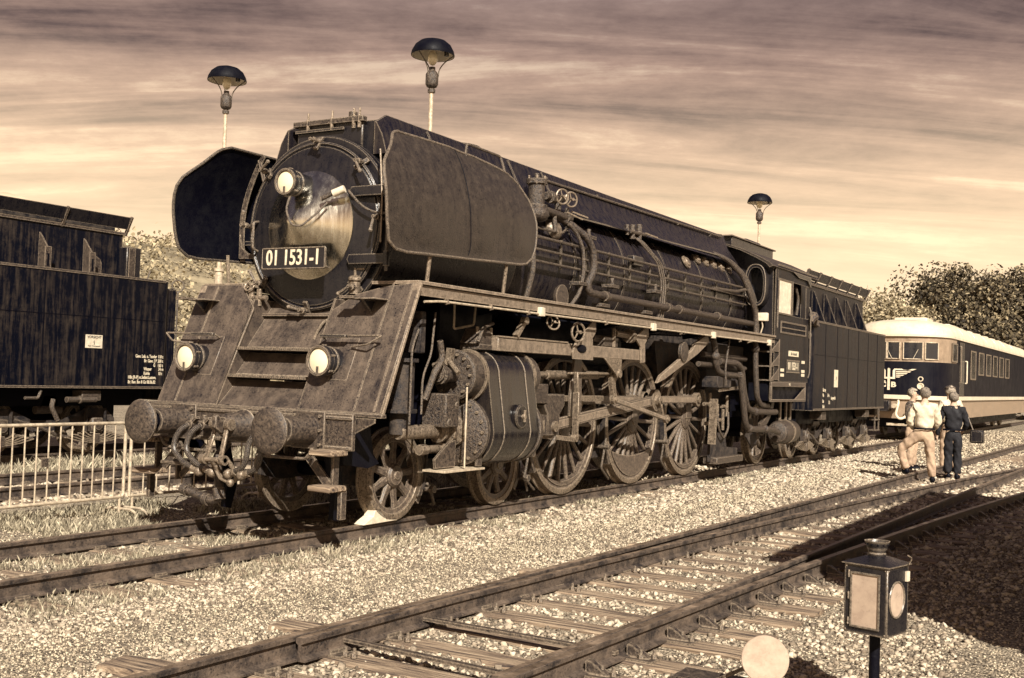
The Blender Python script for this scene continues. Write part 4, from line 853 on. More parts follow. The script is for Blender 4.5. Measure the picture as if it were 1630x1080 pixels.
    MB().prism([(7.21,2.24),(7.25,2.30),(7.63,2.46),(7.66,2.31),(7.53,2.18),(7.55,1.91),(7.42,1.90),(7.38,2.13)], 'x', s*1.37-.012, s*1.37+.012).build('hanger_bracket', M['beam'], mo)
    MB().prism([(9.60,2.27),(10.16,2.47),(10.21,2.31),(9.70,2.10),(8.32,1.66),(8.05,1.60),(8.19,1.72),(9.07,2.04),(9.47,2.16)], 'x', s*1.35-.03, s*1.35+.03).build('hanger_bracket', M['beam'], mo, bevel=.006)
    MB().lathe([(0,0),(.16,0),(.16,.05),(.10,.07),(0,.07)], (s*1.36,9.05,2.12), 'x', 20).build('lubricator', M['pipe'], mo)
    MB().box(s*1.2-.1,s*1.2+.1,6.3,6.75,2.10,2.24).cyl((s*1.2,6.1,2.2), (s*1.2,6.9,2.22), .05, 10).build('reverser_shaft', M['pipe'], mo, bevel=.01)
    MB().cyl((s*1.3,6.65,2.30), (s*1.3,7.2,2.28), .045, 12).cyl((s*1.3,7.1,2.28), (s*1.3,7.2,2.28), .10, 14).cyl((s*1.3,6.6,2.1), (s*1.3,6.6,2.36), .03, 10).build('steam_trap', M['steel'], mo)
    handwheel((s*1.46,5.18,2.24), .12, (s,-.3,0), mo); handwheel((s*1.44,4.52,2.33), .09, (s,-.6,.3), mo)
    MB().bar((s*1.35,3.75,2.12), (s*1.35,3.95,2.32), .05, .07, (1,0,0)).cyl((s*1.32,3.95,2.32), (s*1.39,3.95,2.32), .05, 12).build('lever_arm', M['steel'], mo)
    MB().tube([(s*1.0,2.92,2.5),(s*1.0,2.92,2.16),(s*1.0,3.35,2.23),(s*1.0,3.38,2.48)], .014, 8, .04).build('handle_loop', M['galv'], mo)
    # front air pump group behind the apron
    MB().cyl((s*1.12,1.75,1.25), (s*1.12,1.75,1.75), .15, 18).cyl((s*1.12,1.75,1.75), (s*1.12,1.75,1.79), .19, 18).cyl((s*1.12,1.75,1.21), (s*1.12,1.75,1.25), .19, 18).cyl((s*1.12,1.75,.98), (s*1.12,1.75,1.21), .10, 12).build('air_pump', M['grime'], loco)
    MB().box(s*1.15-.14,s*1.15+.14,1.85,1.95,1.85,2.3).build('pump_grille', M['grime'], loco, bevel=.01)
    MB().tube([(s*1.2,2.1,1.35),(s*1.25,2.2,1.65),(s*1.25,2.35,1.8),(s*1.25,2.28,2.0)], .035, 10, .08).build('pump_pipe', M['pipe'], loco)
    MB().tube([(s*1.3,1.9,1.2),(s*1.3,1.9,1.6),(s*1.3,2.05,1.85),(s*1.3,2.1,2.3)], .012, 8, .1).build('pump_pipe', M['pipe'], loco)
    MB().tube([(s*1.35,1.62,1.1),(s*1.35,1.62,1.9),(s*1.3,1.8,2.1)], .012, 8, .1).build('pump_pipe', M['pipe'], loco)
    MB().box(s*1.2-.16,s*1.2+.16,2.28,2.55,1.05,1.42).cyl((s*1.33,2.36,1.1), (s*1.37,2.36,1.1), .05, 8).cyl((s*1.33,2.5,1.3), (s*1.37,2.5,1.3), .04, 8).build('lubricating_pump', M['pipe'], loco, bevel=.012)
    MB().prism([(.72,1.16),(1.12,1.12),(1.20,.80),(1.30,.70),(1.12,.66),(.72,.72)], 'x', s*1.2-.02, s*1.2+.02).build('wheel_splash_plate', M['blackd'], loco)

# steps and fittings hanging under the front beam
for s in (1, -1):
    st = empty('front_step', (0,0,0), 0, loco); x = s*1.22
    for z in (.84, .50): MB().box(x-.14,x+.14,.36,.62,z-.025,z+.03).build('tread', M['wood'], st, bevel=.01)
    MB().bar((x,.60,.52), (x,.60,.86), .09, .03, (1,0,0)).bar((x+s*.10,.60,.20), (x+s*.10,.60,.48), .08, .05, (1,0,0)).build('step_post', M['rust'], st, bevel=.005)
    MB().bar((x-s*.35,.60,.80), (x-s*.05,.60,.50), .09, .025, (0,1,0)).build('step_stay', M['rust'], st)
    h = empty('coupler_handle', (0,0,0), 0, loco)
    MB().tube([(s*.30,.50,.76),(s*.92,.50,.765),(s*1.0,.48,.79),(s*1.04,.46,.87)], .016, 8, .05).build('handle_rod', M['rust'], h)
MB().bar((-.93,.62,.84), (-.93,.62,.42), .07, .02, (1,0,0)).bar((-.55,.64,.80), (-.92,.64,.45), .06, .02, (0,1,0)).build('hanger_strap', M['rust'], loco)
MB().box(-.92,-.58,.35,.75,.60,.64).build('hanger_plate', M['rust'], loco, bevel=.01)
cp = empty('screw_coupling', (0,0,0), 0, loco)
MB().prism([(.56,1.12),(.40,1.12),(.27,1.10),(.22,1.16),(.18,1.14),(.18,1.03),(.26,.97),(.40,.99),(.56,.97)], 'x', -.03, .03).build('draw_hook', M['rust'], cp, bevel=.008)
MB().lathe([(0,.30),(.09,.30),(.13,.36),(.14,.56),(.17,.60),(0,.60)], (0,0,1.04), 'y', 24).build('hook_guide', M['rust'], cp)
for x in (-.075, .075): MB().bar((x,.30,1.06), (x*1.3,.20,.72), .026, .05, (1,0,0)).build('link_bar', M['steel'], cp, bevel=.006)
for x in (-.1, .1):
    MB().cyl((x-.03,.30,1.06), (x+.03,.30,1.06), .058, 14).build('link_eye', M['steel'], cp); MB().cyl((x*1.3-.03,.20,.71), (x*1.3+.03,.20,.71), .05, 14).build('link_eye', M['steel'], cp)
MB().cyl((-.16,.20,.71), (.16,.20,.71), .025, 10).cyl((0,.20,.71), (.02,.30,.52), .028, 12).build('coupling_screw', M['steel'], cp)
MB().tube([(.1,.28,.72),(.14,.34,.62),(.12,.42,.50),(-.02,.42,.47),(-.10,.36,.55),(-.08,.26,.70)], .024, 10, .06).build('coupling_shackle', M['steel'], cp)
MB().tube([(0,.24,.60),(.10,.20,.53),(.24,.18,.50)], .014, 8, .03).sphere((.26,.18,.50), .04, 10).build('coupling_weight', M['steel'], cp)
for s, xx in ((-1,-.42), (1,.42), (1,.60), (-1,-.60)):
    hs = empty('brake_hose', (0,0,0), 0, loco)
    MB().cyl((xx,.60,1.02), (xx,.42,1.02), .045, 12).bar((xx-.05,.47,1.0), (xx+.10,.45,1.10), .05, .03).cyl((xx,.47,1.0), (xx,.47,1.13), .022, 8).build('hose_cock', M['rust'], hs)
    dx = .10 if s < 0 else -.10
    MB().tube([(xx,.42,1.02),(xx-.02,.34,.98),(xx-.06,.30,.88),(xx-.05,.28,.76),(xx+dx,.28,.64),(xx+dx*2.4,.30,.60)], .028, 10, .06).build('rubber_hose', M['black'], hs)
    MB().cyl((xx+dx*2.1,.30,.60), (xx+dx*3.0,.30,.57), .038, 10).sphere((xx+dx*3.1,.30,.57), .055, 12).build('hose_head', M['steel'], hs)
hp = empty('heating_pipe', (0,0,0), 0, loco)
MB().tube([(-.22,.62,.86),(-.26,.50,.70),(-.16,.45,.45),(-.12,.42,.31),(-.20,.40,.27),(-.62,.42,.36)], .045, 12, .06).build('pipe_run', M['pipe'], hp)
for a_, b_ in (((-.14,.425,.40), (-.11,.42,.29)), ((-.24,.40,.275), (-.30,.40,.285)), ((-.56,.42,.345), (-.64,.42,.362))): MB().cyl(a_, b_, .062, 12).build('pipe_socket', M['pipe'], hp)
bx = empty('front_fitting', (0,0,0), 0, loco)
MB().cyl((.62,1.55,2.46), (.62,1.55,2.60), .06, 12).sphere((.62,1.55,2.62), .08, 14, 1, 1, .6).build('lubricator_cup', M['steel'], bx)
MB().cyl((.62,1.55,2.62), (.62,1.55,2.74), .02, 8).bar((.52,1.55,2.73), (.74,1.55,2.73), .02, .02).build('lubricator_top', M['steel'], bx)
fx = empty('front_fitting', (0,0,0), 0, loco)
MB().cyl((-.78,1.45,2.35), (-.78,1.45,2.58), .035, 10).cyl((-.66,1.45,2.33), (-.66,1.45,2.52), .03, 10).cyl((-.85,1.45,2.42), (-.55,1.45,2.42), .03, 10).build('pipe_fitting', M['steel'], fx)
handwheel((-.78,1.42,2.56), .07, (0,-1,.6), fx)
MB().tube([(.30,1.5,2.18),(.30,1.42,2.14),(.26,1.38,2.04),(.24,1.36,1.96)], .016, 8, .03).build('door_latch', M['steel'], loco)
MB().prism([(-1.0,2.52),(-1.56,2.52),(-1.56,2.58),(-1.0,2.58)], 'y', 1.48, 1.9).build('front_deck', M['apron'], loco)
MB().box(-.98,1.0,1.5,2.0,2.22,2.25).build('front_deck', M['apron'], loco)

# cab
cab = empty('cab', (0,0,0), 0, loco)
arch = [(1.50,3.93),(1.42,4.01),(1.2,4.13),(.9,4.27),(.5,4.40),(0,4.46)]
outer = arch+[(-x, z) for x, z in arch[-2::-1]]
inner = [(x*.97, z-.03) for x, z in outer]
rb = MB(); n = len(outer)
for y in (13.15, 16.35): rb.v += [(x*1.02, y, z) for x, z in outer]+[(x, y, z) for x, z in inner]
for i in range(n-1):
    rb.f.append((i, i+1, 2*n+i+1, 2*n+i)); rb.f.append((n+i, n+i+1, 3*n+i+1, 3*n+i)); rb.f.append((i, i+1, n+i+1, n+i)); rb.f.append((2*n+i, 2*n+i+1, 3*n+i+1, 3*n+i))
rb.f.append((0, n, 3*n, 2*n)); rb.f.append((n-1, 2*n-1, 4*n-1, 3*n-1)); rb.build('cab_roof', M['defl'], cab)
MB().box(-.42,.42,13.9,16.6,4.40,4.62).build('roof_vent', M['black'], cab, bevel=.01)
MB().box(-.46,.46,13.8,16.7,4.62,4.65).build('vent_lid', M['rust'], cab, bevel=.01)
MB().box(-.3,.3,15.2,16.2,4.65,4.75).build('vent_lid', M['black'], cab, bevel=.05)
for a, b_ in (((.3,12.7,4.55),(.3,13.6,4.62)), ((-.3,12.7,4.55),(-.3,13.6,4.62)), ((.3,12.7,4.55),(-.3,12.7,4.55)), ((.3,13.6,4.62),(-.3,13.6,4.62)), ((.3,12.7,4.42),(.3,12.7,4.55)), ((.3,13.6,4.44),(.3,13.6,4.62))): MB().bar(a, b_, .02, .02).build('roof_frame', M['pipe'], cab)
for s in (1, -1):
    X = s*1.5; a, b_ = sorted((X-s*.02, X))
    for y0, y1, z0, z1 in ((13.45,15.78,1.70,3.04), (13.45,13.58,3.04,3.93), (14.42,14.50,3.04,3.72), (13.58,15.78,3.72,3.93), (15.55,15.78,3.04,3.72)):
        MB().box(a, b_, y0, y1, z0, z1).build('side_plate', M['tender'], cab)
    fr = empty('cab_window', (0,0,0), 0, cab)
    MB().box(X-.012,X+.012,13.60,14.41,3.06,3.70).build('window_pane', M['white'] if s > 0 else M['glassy'], fr)
    for y0, y1, z0, z1 in ((13.57,14.44,3.03,3.06),(13.57,14.44,3.70,3.73),(13.57,13.60,3.06,3.70),(14.41,14.44,3.06,3.70)): MB().box(X-.02,X+.025,y0,y1,z0,z1).build('window_frame', M['rust'], fr)
    MB().bar((X+s*.02,14.48,3.05), (X+s*.02,14.48,3.73), .03, .03).build('window_post', M['rust'], cab)
    MB().bar((X+s*.03,13.5,3.98), (X+s*.03,16.2,3.98), .03, .03).build('rain_gutter', M['rust'], cab)
    MB().prism([(14.45,3.93),(15.75,3.93),(15.75,3.70),(15.5,3.84),(14.9,3.84)], 'x', X+s*.02, X+s*.04).build('window_hood', M['black'], cab)
    for y0, y1, z0, z1 in ((13.80,15.55,2.66,2.69),(13.80,15.55,2.87,2.90),(13.80,13.84,2.69,2.87),(15.51,15.55,2.69,2.87),(13.84,15.51,2.765,2.785)): MB().box(X,X+s*.02,y0,y1,z0,z1).build('vent_slat', M['rust'], cab)
    MB().box(X,X+s*.006,13.84,15.51,2.69,2.87).build('vent_slot', M['blackd'], cab)
    # ladder column with triangular gussets
    ld = empty('cab_step_column', (0,0,0), 0, cab)
    MB().bar((X,13.24,1.70), (X,13.24,2.53), .03, .03).bar((X,13.74,1.70), (X,13.74,2.53), .03, .03).build('column_post', M['apron'], ld)
    for z in (1.72, 1.99, 2.27, 2.51):
        MB().box(X-s*.25 if s > 0 else X, X if s > 0 else X-s*.25, 13.24,13.74,z-.012,z+.012).build('step', M['apron'], ld)
        if z < 2.5: MB().prism([(13.25,z+.012),(13.74,z+.012),(13.74,z+.24)], 'x', X-.01, X+.01).build('gusset', M['apron'], ld)
    bf = empty('battery_frame', (0,0,0), 0, cab)
    for y0, y1, z0, z1 in ((13.26,15.62,1.60,1.69),(13.26,15.62,1.30,1.35),(13.26,13.33,1.35,1.60),(15.56,15.62,1.35,1.60)): MB().box(X-.02,X+.02,y0,y1,z0,z1).build('frame_bar', M['apron'], bf, bevel=.004)
    MB().prism([(14.9,1.35),(15.56,1.35),(15.56,1.58)], 'x', X-.01, X+.01).build('gusset', M['apron'], bf)
    MB().bar((X-s*.1,13.6,1.52), (X-s*.1,14.6,1.40), .03, .06).build('cross_bar', M['steel'], bf)
    MB().box(min(X-s*.45,X-s*.05),max(X-s*.45,X-s*.05),13.3,15.6,1.32,1.66).build('battery_box', M['blackd'], bf)
    # oval front window in its deep frame
    ov = empty('front_window', (0,0,0), 0, cab); cx_, cz_ = s*1.20, 3.55; pr = []
    def oval(w, h): return [(cx_+w*math.copysign(abs(math.cos(t))**.8, math.cos(t)), cz_+h*math.copysign(abs(math.sin(t))**.7, math.sin(t))) for t in [2*math.pi*k/28 for k in range(28)]]
    A_, B_ = oval(.20,.40), oval(.155,.345); q = MB()
    for y, pp in ((13.42,A_),(13.10,A_),(13.10,B_),(13.38,B_)): q.v += [(x, y, z) for x, z in pp]
    for i in range(3):
        for k in range(28): q.f.append((i*28+k, i*28+(k+1) % 28, i*28+28+(k+1) % 28, i*28+28+k))
    q.build('oval_frame', M['black'], ov); MB().prism(B_, 'y', 13.37, 13.39).build('oval_pane', M['glassy'], ov)
    MB().tube([(x, 13.09, z) for x, z in A_]+[(A_[0][0],13.09,A_[0][1])], .012, 6, caps=False).build('oval_rim', M['rust'], ov)
MB().prism([(x, z) for x, z in inner]+[(-1.47,2.55),(1.47,2.55)], 'y', 13.40, 13.44).build('front_wall', M['black'], cab)
MB().box(-1.48,1.48,13.44,15.8,2.58,2.62).build('cab_floor', M['blackd'], cab)
MB().prism([(x, z) for x, z in inner]+[(-1.0,1.6),(1.0,1.6)], 'y', 14.3, 14.34).build('backhead', M['grime'], cab)
MB().tube([(1.40,15.2,3.10),(1.42,15.25,3.45),(1.40,15.1,3.66)], .03, 8, .1).build('inside_pipe', M['pipe'], cab)
MB().box(1.3,1.4,14.6,14.9,3.1,3.5).build('inside_gauge', M['galv'], cab, bevel=.03)
np_ = empty('cab_number_plate', (0,0,0), 0, cab)
MB().box(1.501,1.512,14.27,15.13,1.90,2.13).build('plate', M['black'], np_); text('plate_number', '01 1531-1', .22, M['letter'], np_, (1.514,14.70,2.012), SIDE, .80, .002, bold=.003)
for (a, b_, c, d) in ((14.25,15.15,1.885,1.90),(14.25,15.15,2.13,2.145)): MB().box(1.501,1.515,a,b_,c,d).build('plate_rim', M['rust'], np_)
sg = empty('works_plate', (0,0,0), 0, cab)
MB().box(1.501,1.512,14.38,15.05,2.22,2.33).build('plate', M['letter'], sg); 
for k, (y, z) in enumerate(((13.98,1.93),(13.98,1.83),(15.42,1.93),(15.42,1.85),(15.42,2.12))):
    MB().box(1.501,1.506,y-.11,y+.11,z-.03,z+.03).build('data_plate', M['letter'], cab)
text('depot_lettering', 'Bw Arnstadt', .09, M['darkletter'], sg, (1.514,14.715,2.27), SIDE, .9, .001)
text('small_lettering', 'RRS', .07, M['letter'], cab, (1.522,14.45,1.645), SIDE, 1, .001)
MB().box(1.20,1.42,13.20,13.30,2.86,3.02).build('switch_box', M['white'], cab, bevel=.01)
MB().tube([(1.3,13.25,2.86),(1.32,13.25,2.75),(1.28,13.25,2.62)], .014, 8, .03).build('box_cable', M['galv'], cab)
MB().tube([(1.53,15.70,1.8),(1.56,15.70,1.9),(1.56,15.70,3.2),(1.53,15.70,3.3)], .016, 8, .05).build('cab_handrail', M['rust'], cab)
MB().cyl((1.53,13.5,2.75), (1.53,13.5,3.3), .016, 8).build('cab_handrail', M['rust'], cab)
rl = lamp((1.42, 15.85, 2.72), .08, .2, cab)
MB().tube([(1.5,15.8,3.0),(1.56,15.9,3.12),(1.50,16.1,3.02),(1.54,16.3,2.95)], [.10,.12,.10,.06], 8, .05).build('canvas_bundle', M['cloth_c'], cab)

# pipes and gear under the cab
for pts, r in (([(1.30,10.60,2.40),(1.30,10.72,2.25),(1.30,10.76,2.0),(1.30,10.87,1.85),(1.30,11.2,1.79),(1.33,11.9,1.77)], .055),
               ([(1.25,11.1,2.02),(1.35,11.75,2.0),(1.35,12.0,1.90),(1.35,12.12,1.53),(1.35,12.36,1.18),(1.35,12.8,1.11),(1.35,14.1,1.09)], .06),
               ([(1.40,11.80,1.78),(1.40,11.98,1.30),(1.40,12.15,.88),(1.40,12.35,.80),(1.40,13.8,.75),(1.3,14.5,.66)], .058),
               ([(1.35,12.74,2.42),(1.35,12.80,1.9),(1.35,12.92,1.38),(1.35,13.12,1.24),(1.35,13.6,1.21)], .055),
               ([(1.2,10.2,1.95),(1.2,12.6,1.92)], .045), ([(1.2,10.4,2.12),(1.2,12.6,2.10)], .05), ([(1.35,11.3,2.42),(1.36,11.1,1.9),(1.36,11.15,1.6)], .018)):
    MB().tube(pts, r, 12, .12).build('injector_pipe', M['pipe'], loco)
for c in ((1.33,11.95,1.77),(1.35,12.8,1.11),(1.40,12.35,.80),(1.35,12.75,2.30),(1.30,10.75,2.1),(1.4,13.3,.77)): MB().sphere(c, .085, 12).build('pipe_joint', M['pipe'], loco)
ac = MB()
for k in range(8):
    t = R(-5-75*k/7); ac.v += [(1.3+q, 13.1+(1.05+w)*math.cos(t), 1.75+(.95+w)*math.sin(t)) for q, w in ((-.03,-.07),(.03,-.07),(.03,.07),(-.03,.07))]
for k in range(7):
    for q in range(4): ac.f.append((k*4+q, k*4+(q+1) % 4, k*4+4+(q+1) % 4, k*4+4+q))
ac.f.append((0,1,2,3)); ac.f.append((28,29,30,31)); ac.build('curved_guard', M['pipe'], loco)
MB().lathe([(0,14.62),(.10,14.62),(.20,14.66),(.235,14.72),(.235,15.55),(.20,15.62),(0,15.62)], (1.22,0,.66), 'y', 28).build('air_tank', M['pipe'], loco)
MB().lathe([(.235,15.1),(.255,15.1),(.255,15.16),(.235,15.16)], (1.22,0,.66), 'y', 28).build('tank_strap', M['steel'], loco)
MB().prism([(11.15,.22),(12.6,.22),(12.6,.42),(12.0,.46),(11.9,.72),(11.3,.74),(11.15,.5)], 'x', 1.05, 1.10).build('ash_chute', M['grime'], loco)
MB().box(.95,1.22,11.2,12.6,.18,.30).build('ash_tray', M['rust'], loco, bevel=.01)
for y, z in ((11.3,.9),(11.6,1.05),(11.9,.95),(12.1,1.2),(11.2,1.25)): MB().cyl((1.05,y,z-.18), (1.05,y,z+.2), .03, 8).cyl((1.0,y-.15,z), (1.0,y+.15,z), .035, 8).build('steam_cock', M['steel'], loco)
MB().tube([(1.15,11.3,1.1),(1.18,11.35,.8),(1.18,11.6,.62),(1.18,11.85,.8),(1.15,11.9,1.1)], .02, 8, .1).build('hose_loop', M['pipe'], loco)
MB().bar((1.2,10.95,.55), (1.2,11.02,1.35), .03, .14, (1,0,0)).bar((1.25,11.1,1.5), (1.25,12.5,1.58), .02, .05).build('side_stay', M['steel'], loco)
MB().box(1.0,1.3,10.9,11.6,1.55,1.75).build('feed_box', M['grime'], loco, bevel=.01)
for y in (14.9, 15.3, 15.6): MB().bar((1.2,y,.9), (1.2,y,1.3), .08, .03, (1,0,0)).build('tank_hanger', M['steel'], loco)
MB().prism([(13.2,.95),(13.6,.95),(14.0,.5),(13.7,.35),(13.3,.6)], 'x', 1.0, 1.03).prism([(15.2,.95),(15.6,.9),(15.4,.5),(15.0,.4)], 'x', 1.0, 1.03).build('truck_frame', M['grime'], loco)

# ------------------------------------------------------------------ tenders
def axle_set(parent, xc, y, r=.5):
    for s in (1, -1): place_wheel(WB, y, .75, s, y, parent) if xc == 0 else None
    if xc:
        for s in (1, -1):
            e = place_wheel(WB, y, .75, s, y, parent); e.location.x += xc
    MB().cyl((xc-.75,y,r), (xc+.75,y,r), .08, 10).build('axle', M['blackd'], parent)
def bogie_side(parent, xc, s, ya, yb):
    x = xc+s*1.05; m = (ya+yb)/2
    fr = MB(); fr.prism([(ya-.45,.62),(ya-.25,.80),(ya+.2,.80),(m-.3,.60),(m+.3,.60),(yb-.2,.80),(yb+.25,.80),(yb+.45,.62),(yb+.45,.52),(yb+.22,.62),(yb-.2,.62),(m+.3,.42),(m-.3,.42),(ya+.2,.62),(ya-.22,.62),(ya-.45,.52)], 'x', x-.02, x+.02).build('bogie_frame', M['grime'], parent)
    for y in (ya, yb):
        MB().box(x-.02,x+s*.14,y-.12,y+.12,.38,.64) .build('axle_box', M['rust'], parent, bevel=.02)
        MB().lathe([(0,.0),(.08,0),(.09,-s*.02),(.09,-s*.05)], (x+s*.17,y,.5), 'x', 14).build('axle_cap', M['rust'], parent)
        [MB().bar((x+s*.06,y+e,.28), (x+s*.06,y+e,.78), .03, .05).build('horn_guide', M['grime'], parent) for e in (-.2, .2)]
    for y in (ya, yb):
        for k in range(5):
            L_ = .62-.09*k; q = MB(); pts = [(x+s*.08, y+L_*t, .20+.024*k+.10*t*t) for t in (-1,-.6,-.2,.2,.6,1)]
            for a, b in zip(pts[:-1], pts[1:]): q.bar(a, b, .08, .018)
            q.build('leaf_spring', M['steel'], parent)
        MB().box(x+s*.08-.06,x+s*.08+.06,y-.06,y+.06,.18,.36).build('spring_buckle', M['rust'], parent, bevel=.006)
    MB().tube([(x,ya+.3,.62),(x+s*.02,m-.2,.50),(x+s*.02,m+.2,.34),(x,yb-.3,.26)], .03, 8, .1).build('brake_rigging', M['pipe'], parent)
    MB().cyl((x,m-.25,.78), (x,m+.25,.78), .07, 12).build('small_reservoir', M['pipe'], parent)
    MB().prism([(m-.18,.8),(m-.12,1.02),(m+.12,1.02),(m+.18,.8)], 'x', x-.05, x+.05).build('bogie_pivot', M['grime'], parent)
def tender(label, xc, y0, y1, z0, z1, b0, b1, bx, bz, ft, axles, ribs, slot, sides=(1,-1)):
    t = tag(empty('tender', (0,0,0)), label, 'tender'); w = 1.5
    r = .10; cs = []                                                # rounded vertical corners
    for sx, sy, a0 in ((1,1,0), (-1,1,90), (-1,-1,180), (1,-1,270)):
        for k in range(4):
            a = R(a0+30*k); cs.append((xc+sx*(w-r)+r*math.cos(a), (y1 if sy > 0 else y0)-sy*r+r*math.sin(a)))
    MB().prism(cs, 'z', z0, z1).build('tank', M['tender'], t)
    MB().box(xc-w-.015,xc+w+.015,y0+.12,y1-.12,z1-.03,z1+.012).build('tank_edge', M['rust'], t)
    MB().box(xc-w-.012,xc+w+.012,y0+.12,y1-.12,z0,z0+.04).build('tank_edge', M['rust'], t)
    for s in sides:
        n = 7; X = xc+s*w
        for k in range(1, n): y = y0+(y1-y0)*k/n; MB().box(min(X,X+s*.006),max(X,X+s*.006),y-.012,y+.012,z0+.04,z1-.03).build('plate_joint', M['blackd'], t)
        MB().box(min(X,X+s*.005),max(X,X+s*.005),y0+.12,y1-.12,z0+(z1-z0)*.62,z0+(z1-z0)*.62+.012).build('plate_joint', M['blackd'], t)
    MB().box(xc-bx,xc+bx,b0,b1,z1,bz).build('coal_bunker', M['tender'], t)
    MB().box(xc-bx-.03,xc+bx+.03,b0-.02,b1+.02,bz-.02,bz+.03).build('bunker_edge', M['rust'], t)
    MB().box(xc-bx+.1,xc+bx-.1,b0+.2,b1-.1,bz,bz+.12).build('coal_load', M['grime'], t)
    for s in (1, -1):                                               # raised boards, leaning outward
        q = MB(); q.bar((xc+s*(bx+.10), b0+.02, (bz+ft)/2+.05), (xc+s*(bx+.10), b1+.05, (bz+ft)/2+.05), .02, ft-bz-.06, (s*.35,0,1)); q.build('raised_board', M['black'], t)
        n = 6
        for k in range(n+1): y = b0+.05+(b1-b0)*k/n; MB().bar((xc+s*bx,y,bz-.02), (xc+s*(bx+.17),y,ft+.02), .05, .04, (0,1,0)).build('board_post', M['rust'], t)
        for y in ribs:
            if slot:
                rb = MB(); pr = [(0,z1),(0,bz-.18),(.03,bz-.2),(.22,bz-.42),(.24,z1)]
                rb.prism([(xc+s*(bx+a), z) for a, z in pr], 'y', y-.012, y+.012); rb.box(min(xc+s*(bx+.23),xc+s*(bx+.25)),max(xc+s*(bx+.23),xc+s*(bx+.25)),y-.06,y+.06,z1,bz-.43); rb.build('bunker_rib', M['rust'], t)
                MB().box(min(xc+s*(bx+.25),xc+s*(bx+.256)),max(xc+s*(bx+.25),xc+s*(bx+.256)),y-.018,y+.018,z1+.05,bz-.55).build('rib_slot', M['blackd'], t)
            else: MB().prism([(xc+s*bx,z1),(xc+s*bx,bz-.12),(xc+s*(bx+.05),bz-.14),(xc+s*(bx+.32),z1)], 'y', y-.03, y+.03).build('bunker_rib', M['tender'], t)
    MB().box(xc-1.1,xc+1.1,y0+.2,y1-.2,z0-.32,z0).build('underframe', M['blackd'], t)
    MB().box(xc-.45,xc+.45,y0+.3,y1-.3,.45,z0-.3).build('bogie_centre', M['blackd'], t)
    for y in axles: axle_set(t, xc, y)
    for s in (1, -1):
        bogie_side(t, xc, s, axles[0], axles[1]); bogie_side(t, xc, s, axles[2], axles[3])
        for y in (y0+1.3, y1-1.6): MB().box(min(xc+s*1.15,xc+s*1.42),max(xc+s*1.15,xc+s*1.42),y-.2,y+.2,z0-.22,z0-.04).build('tool_box', M['rust'], t, bevel=.01)
        for x in (xc-.875, xc+.875): pass
    return t
def data_rows(t, X, rows, size, m='letter'):
    for y, z, s_ in rows: text('data_lettering', s_, size, M[m], t, (X, y, z), SIDE, .72, .001, 'LEFT', bold=.002)
T1 = tender('black tender coupled behind the big steam locomotive, with slanting coal boards', 0, 16.15, 23.2, 1.10, 3.05, 16.6, 22.3, 1.08, 3.93, 4.20, (17.0,18.9,20.7,22.5), (17.5,18.5,19.5,20.5,21.5), False)
MB().box(1.500,1.512,17.95,18.25,1.62,2.02).build('notice_plate', M['letter'], T1); text('notice_lettering', 'V', .12, M['darkletter'], T1, (1.514,18.10,1.82), SIDE, .8, .001)
data_rows(T1, 1.504, [(17.0,1.55,'Gattung'),(17.0,1.43,'Wa'),(17.4,1.43,'34 m'),(17.7,1.37,'Leergewicht'),(17.0,1.30,'Bes'),(17.5,1.27,'12 t'),(17.0,1.18,'Kohle')], .11)
tl = empty('end_ladder', (0,0,0), 0, T1)
for y in (23.0, 23.45): MB().bar((1.3,y,.48), (1.3,y,1.1), .03, .03).build('ladder_rail', M['rust'], tl)
for z in (.50, .78): MB().box(1.15,1.33,23.0,23.45,z-.015,z+.015).build('ladder_rung', M['rust'], tl)
MB().box(-1.3,1.3,23.2,23.35,.9,1.25).build('end_beam', M['rust'], T1)
MB().cyl((-.2,16.2,1.2), (-.2,15.7,1.2), .1, 10).build('draw_bar', M['blackd'], T1)
T2 = tender('dark weathered tender at the left edge carrying a small white warning notice', -9.5, -2.6, 6.85, 1.17, 3.17, -2.2, 6.02, 1.12, 3.98, 4.27, (-1.4,.5,3.7,5.6), (-1.6,.2,2.2,4.28,5.18), True, (1,))
MB().box(-7.998,-7.988,5.0,5.35,1.87,2.10).build('warning_notice', M['white'], T2)
text('notice_lettering', 'VORSICHT', .062, M['darkletter'], T2, (-7.985,5.175,2.06), SIDE, 1.0, .001, bold=.001)
text('notice_lettering', 'Kein Trinkwasser', .036, M['darkletter'], T2, (-7.985,5.175,1.905), SIDE, 1.0, .001)
text('notice_sign', '§', .08, M['darkletter'], T2, (-7.985,5.175,1.97), SIDE, 1.0, .001)
data_rows(T2, -7.996, [(6.10,1.76,'Gew. Leb. u. Tender'),(6.30,1.68,'Br. Gew. [ P'),(6.52,1.60,'G'),(6.30,1.53,'Wasser'),(6.30,1.45,'Kohle'),(5.95,1.375,'HBr.[R-P] m.Selbst.Lastwe.'),(5.95,1.29,'Br. Rev. Bm 8 Gz 08.06.82')], .082)
data_rows(T2, -7.996, [(6.62,1.76,'118 t'),(6.62,1.68,'200 t'),(6.62,1.60,'163 t'),(6.64,1.53,'34 m'),(6.64,1.45,'10 t')], .082)
MB().prism([(5.22,3.18),(5.56,3.18),(5.56,3.40),(5.52,3.47),(5.45,3.51),(5.33,3.51),(5.26,3.47),(5.22,3.40)], 'x', -8.38, -8.36).build('patch_plate', M['rust'], T2)
MB().box(-8.6,-8.2,5.98,6.3,3.17,3.74).build('water_inlet_box', M['black'], T2, bevel=.01)
MB().box(-8.18,-8.16,6.0,6.14,3.19,3.72).build('box_flange', M['rust'], T2)
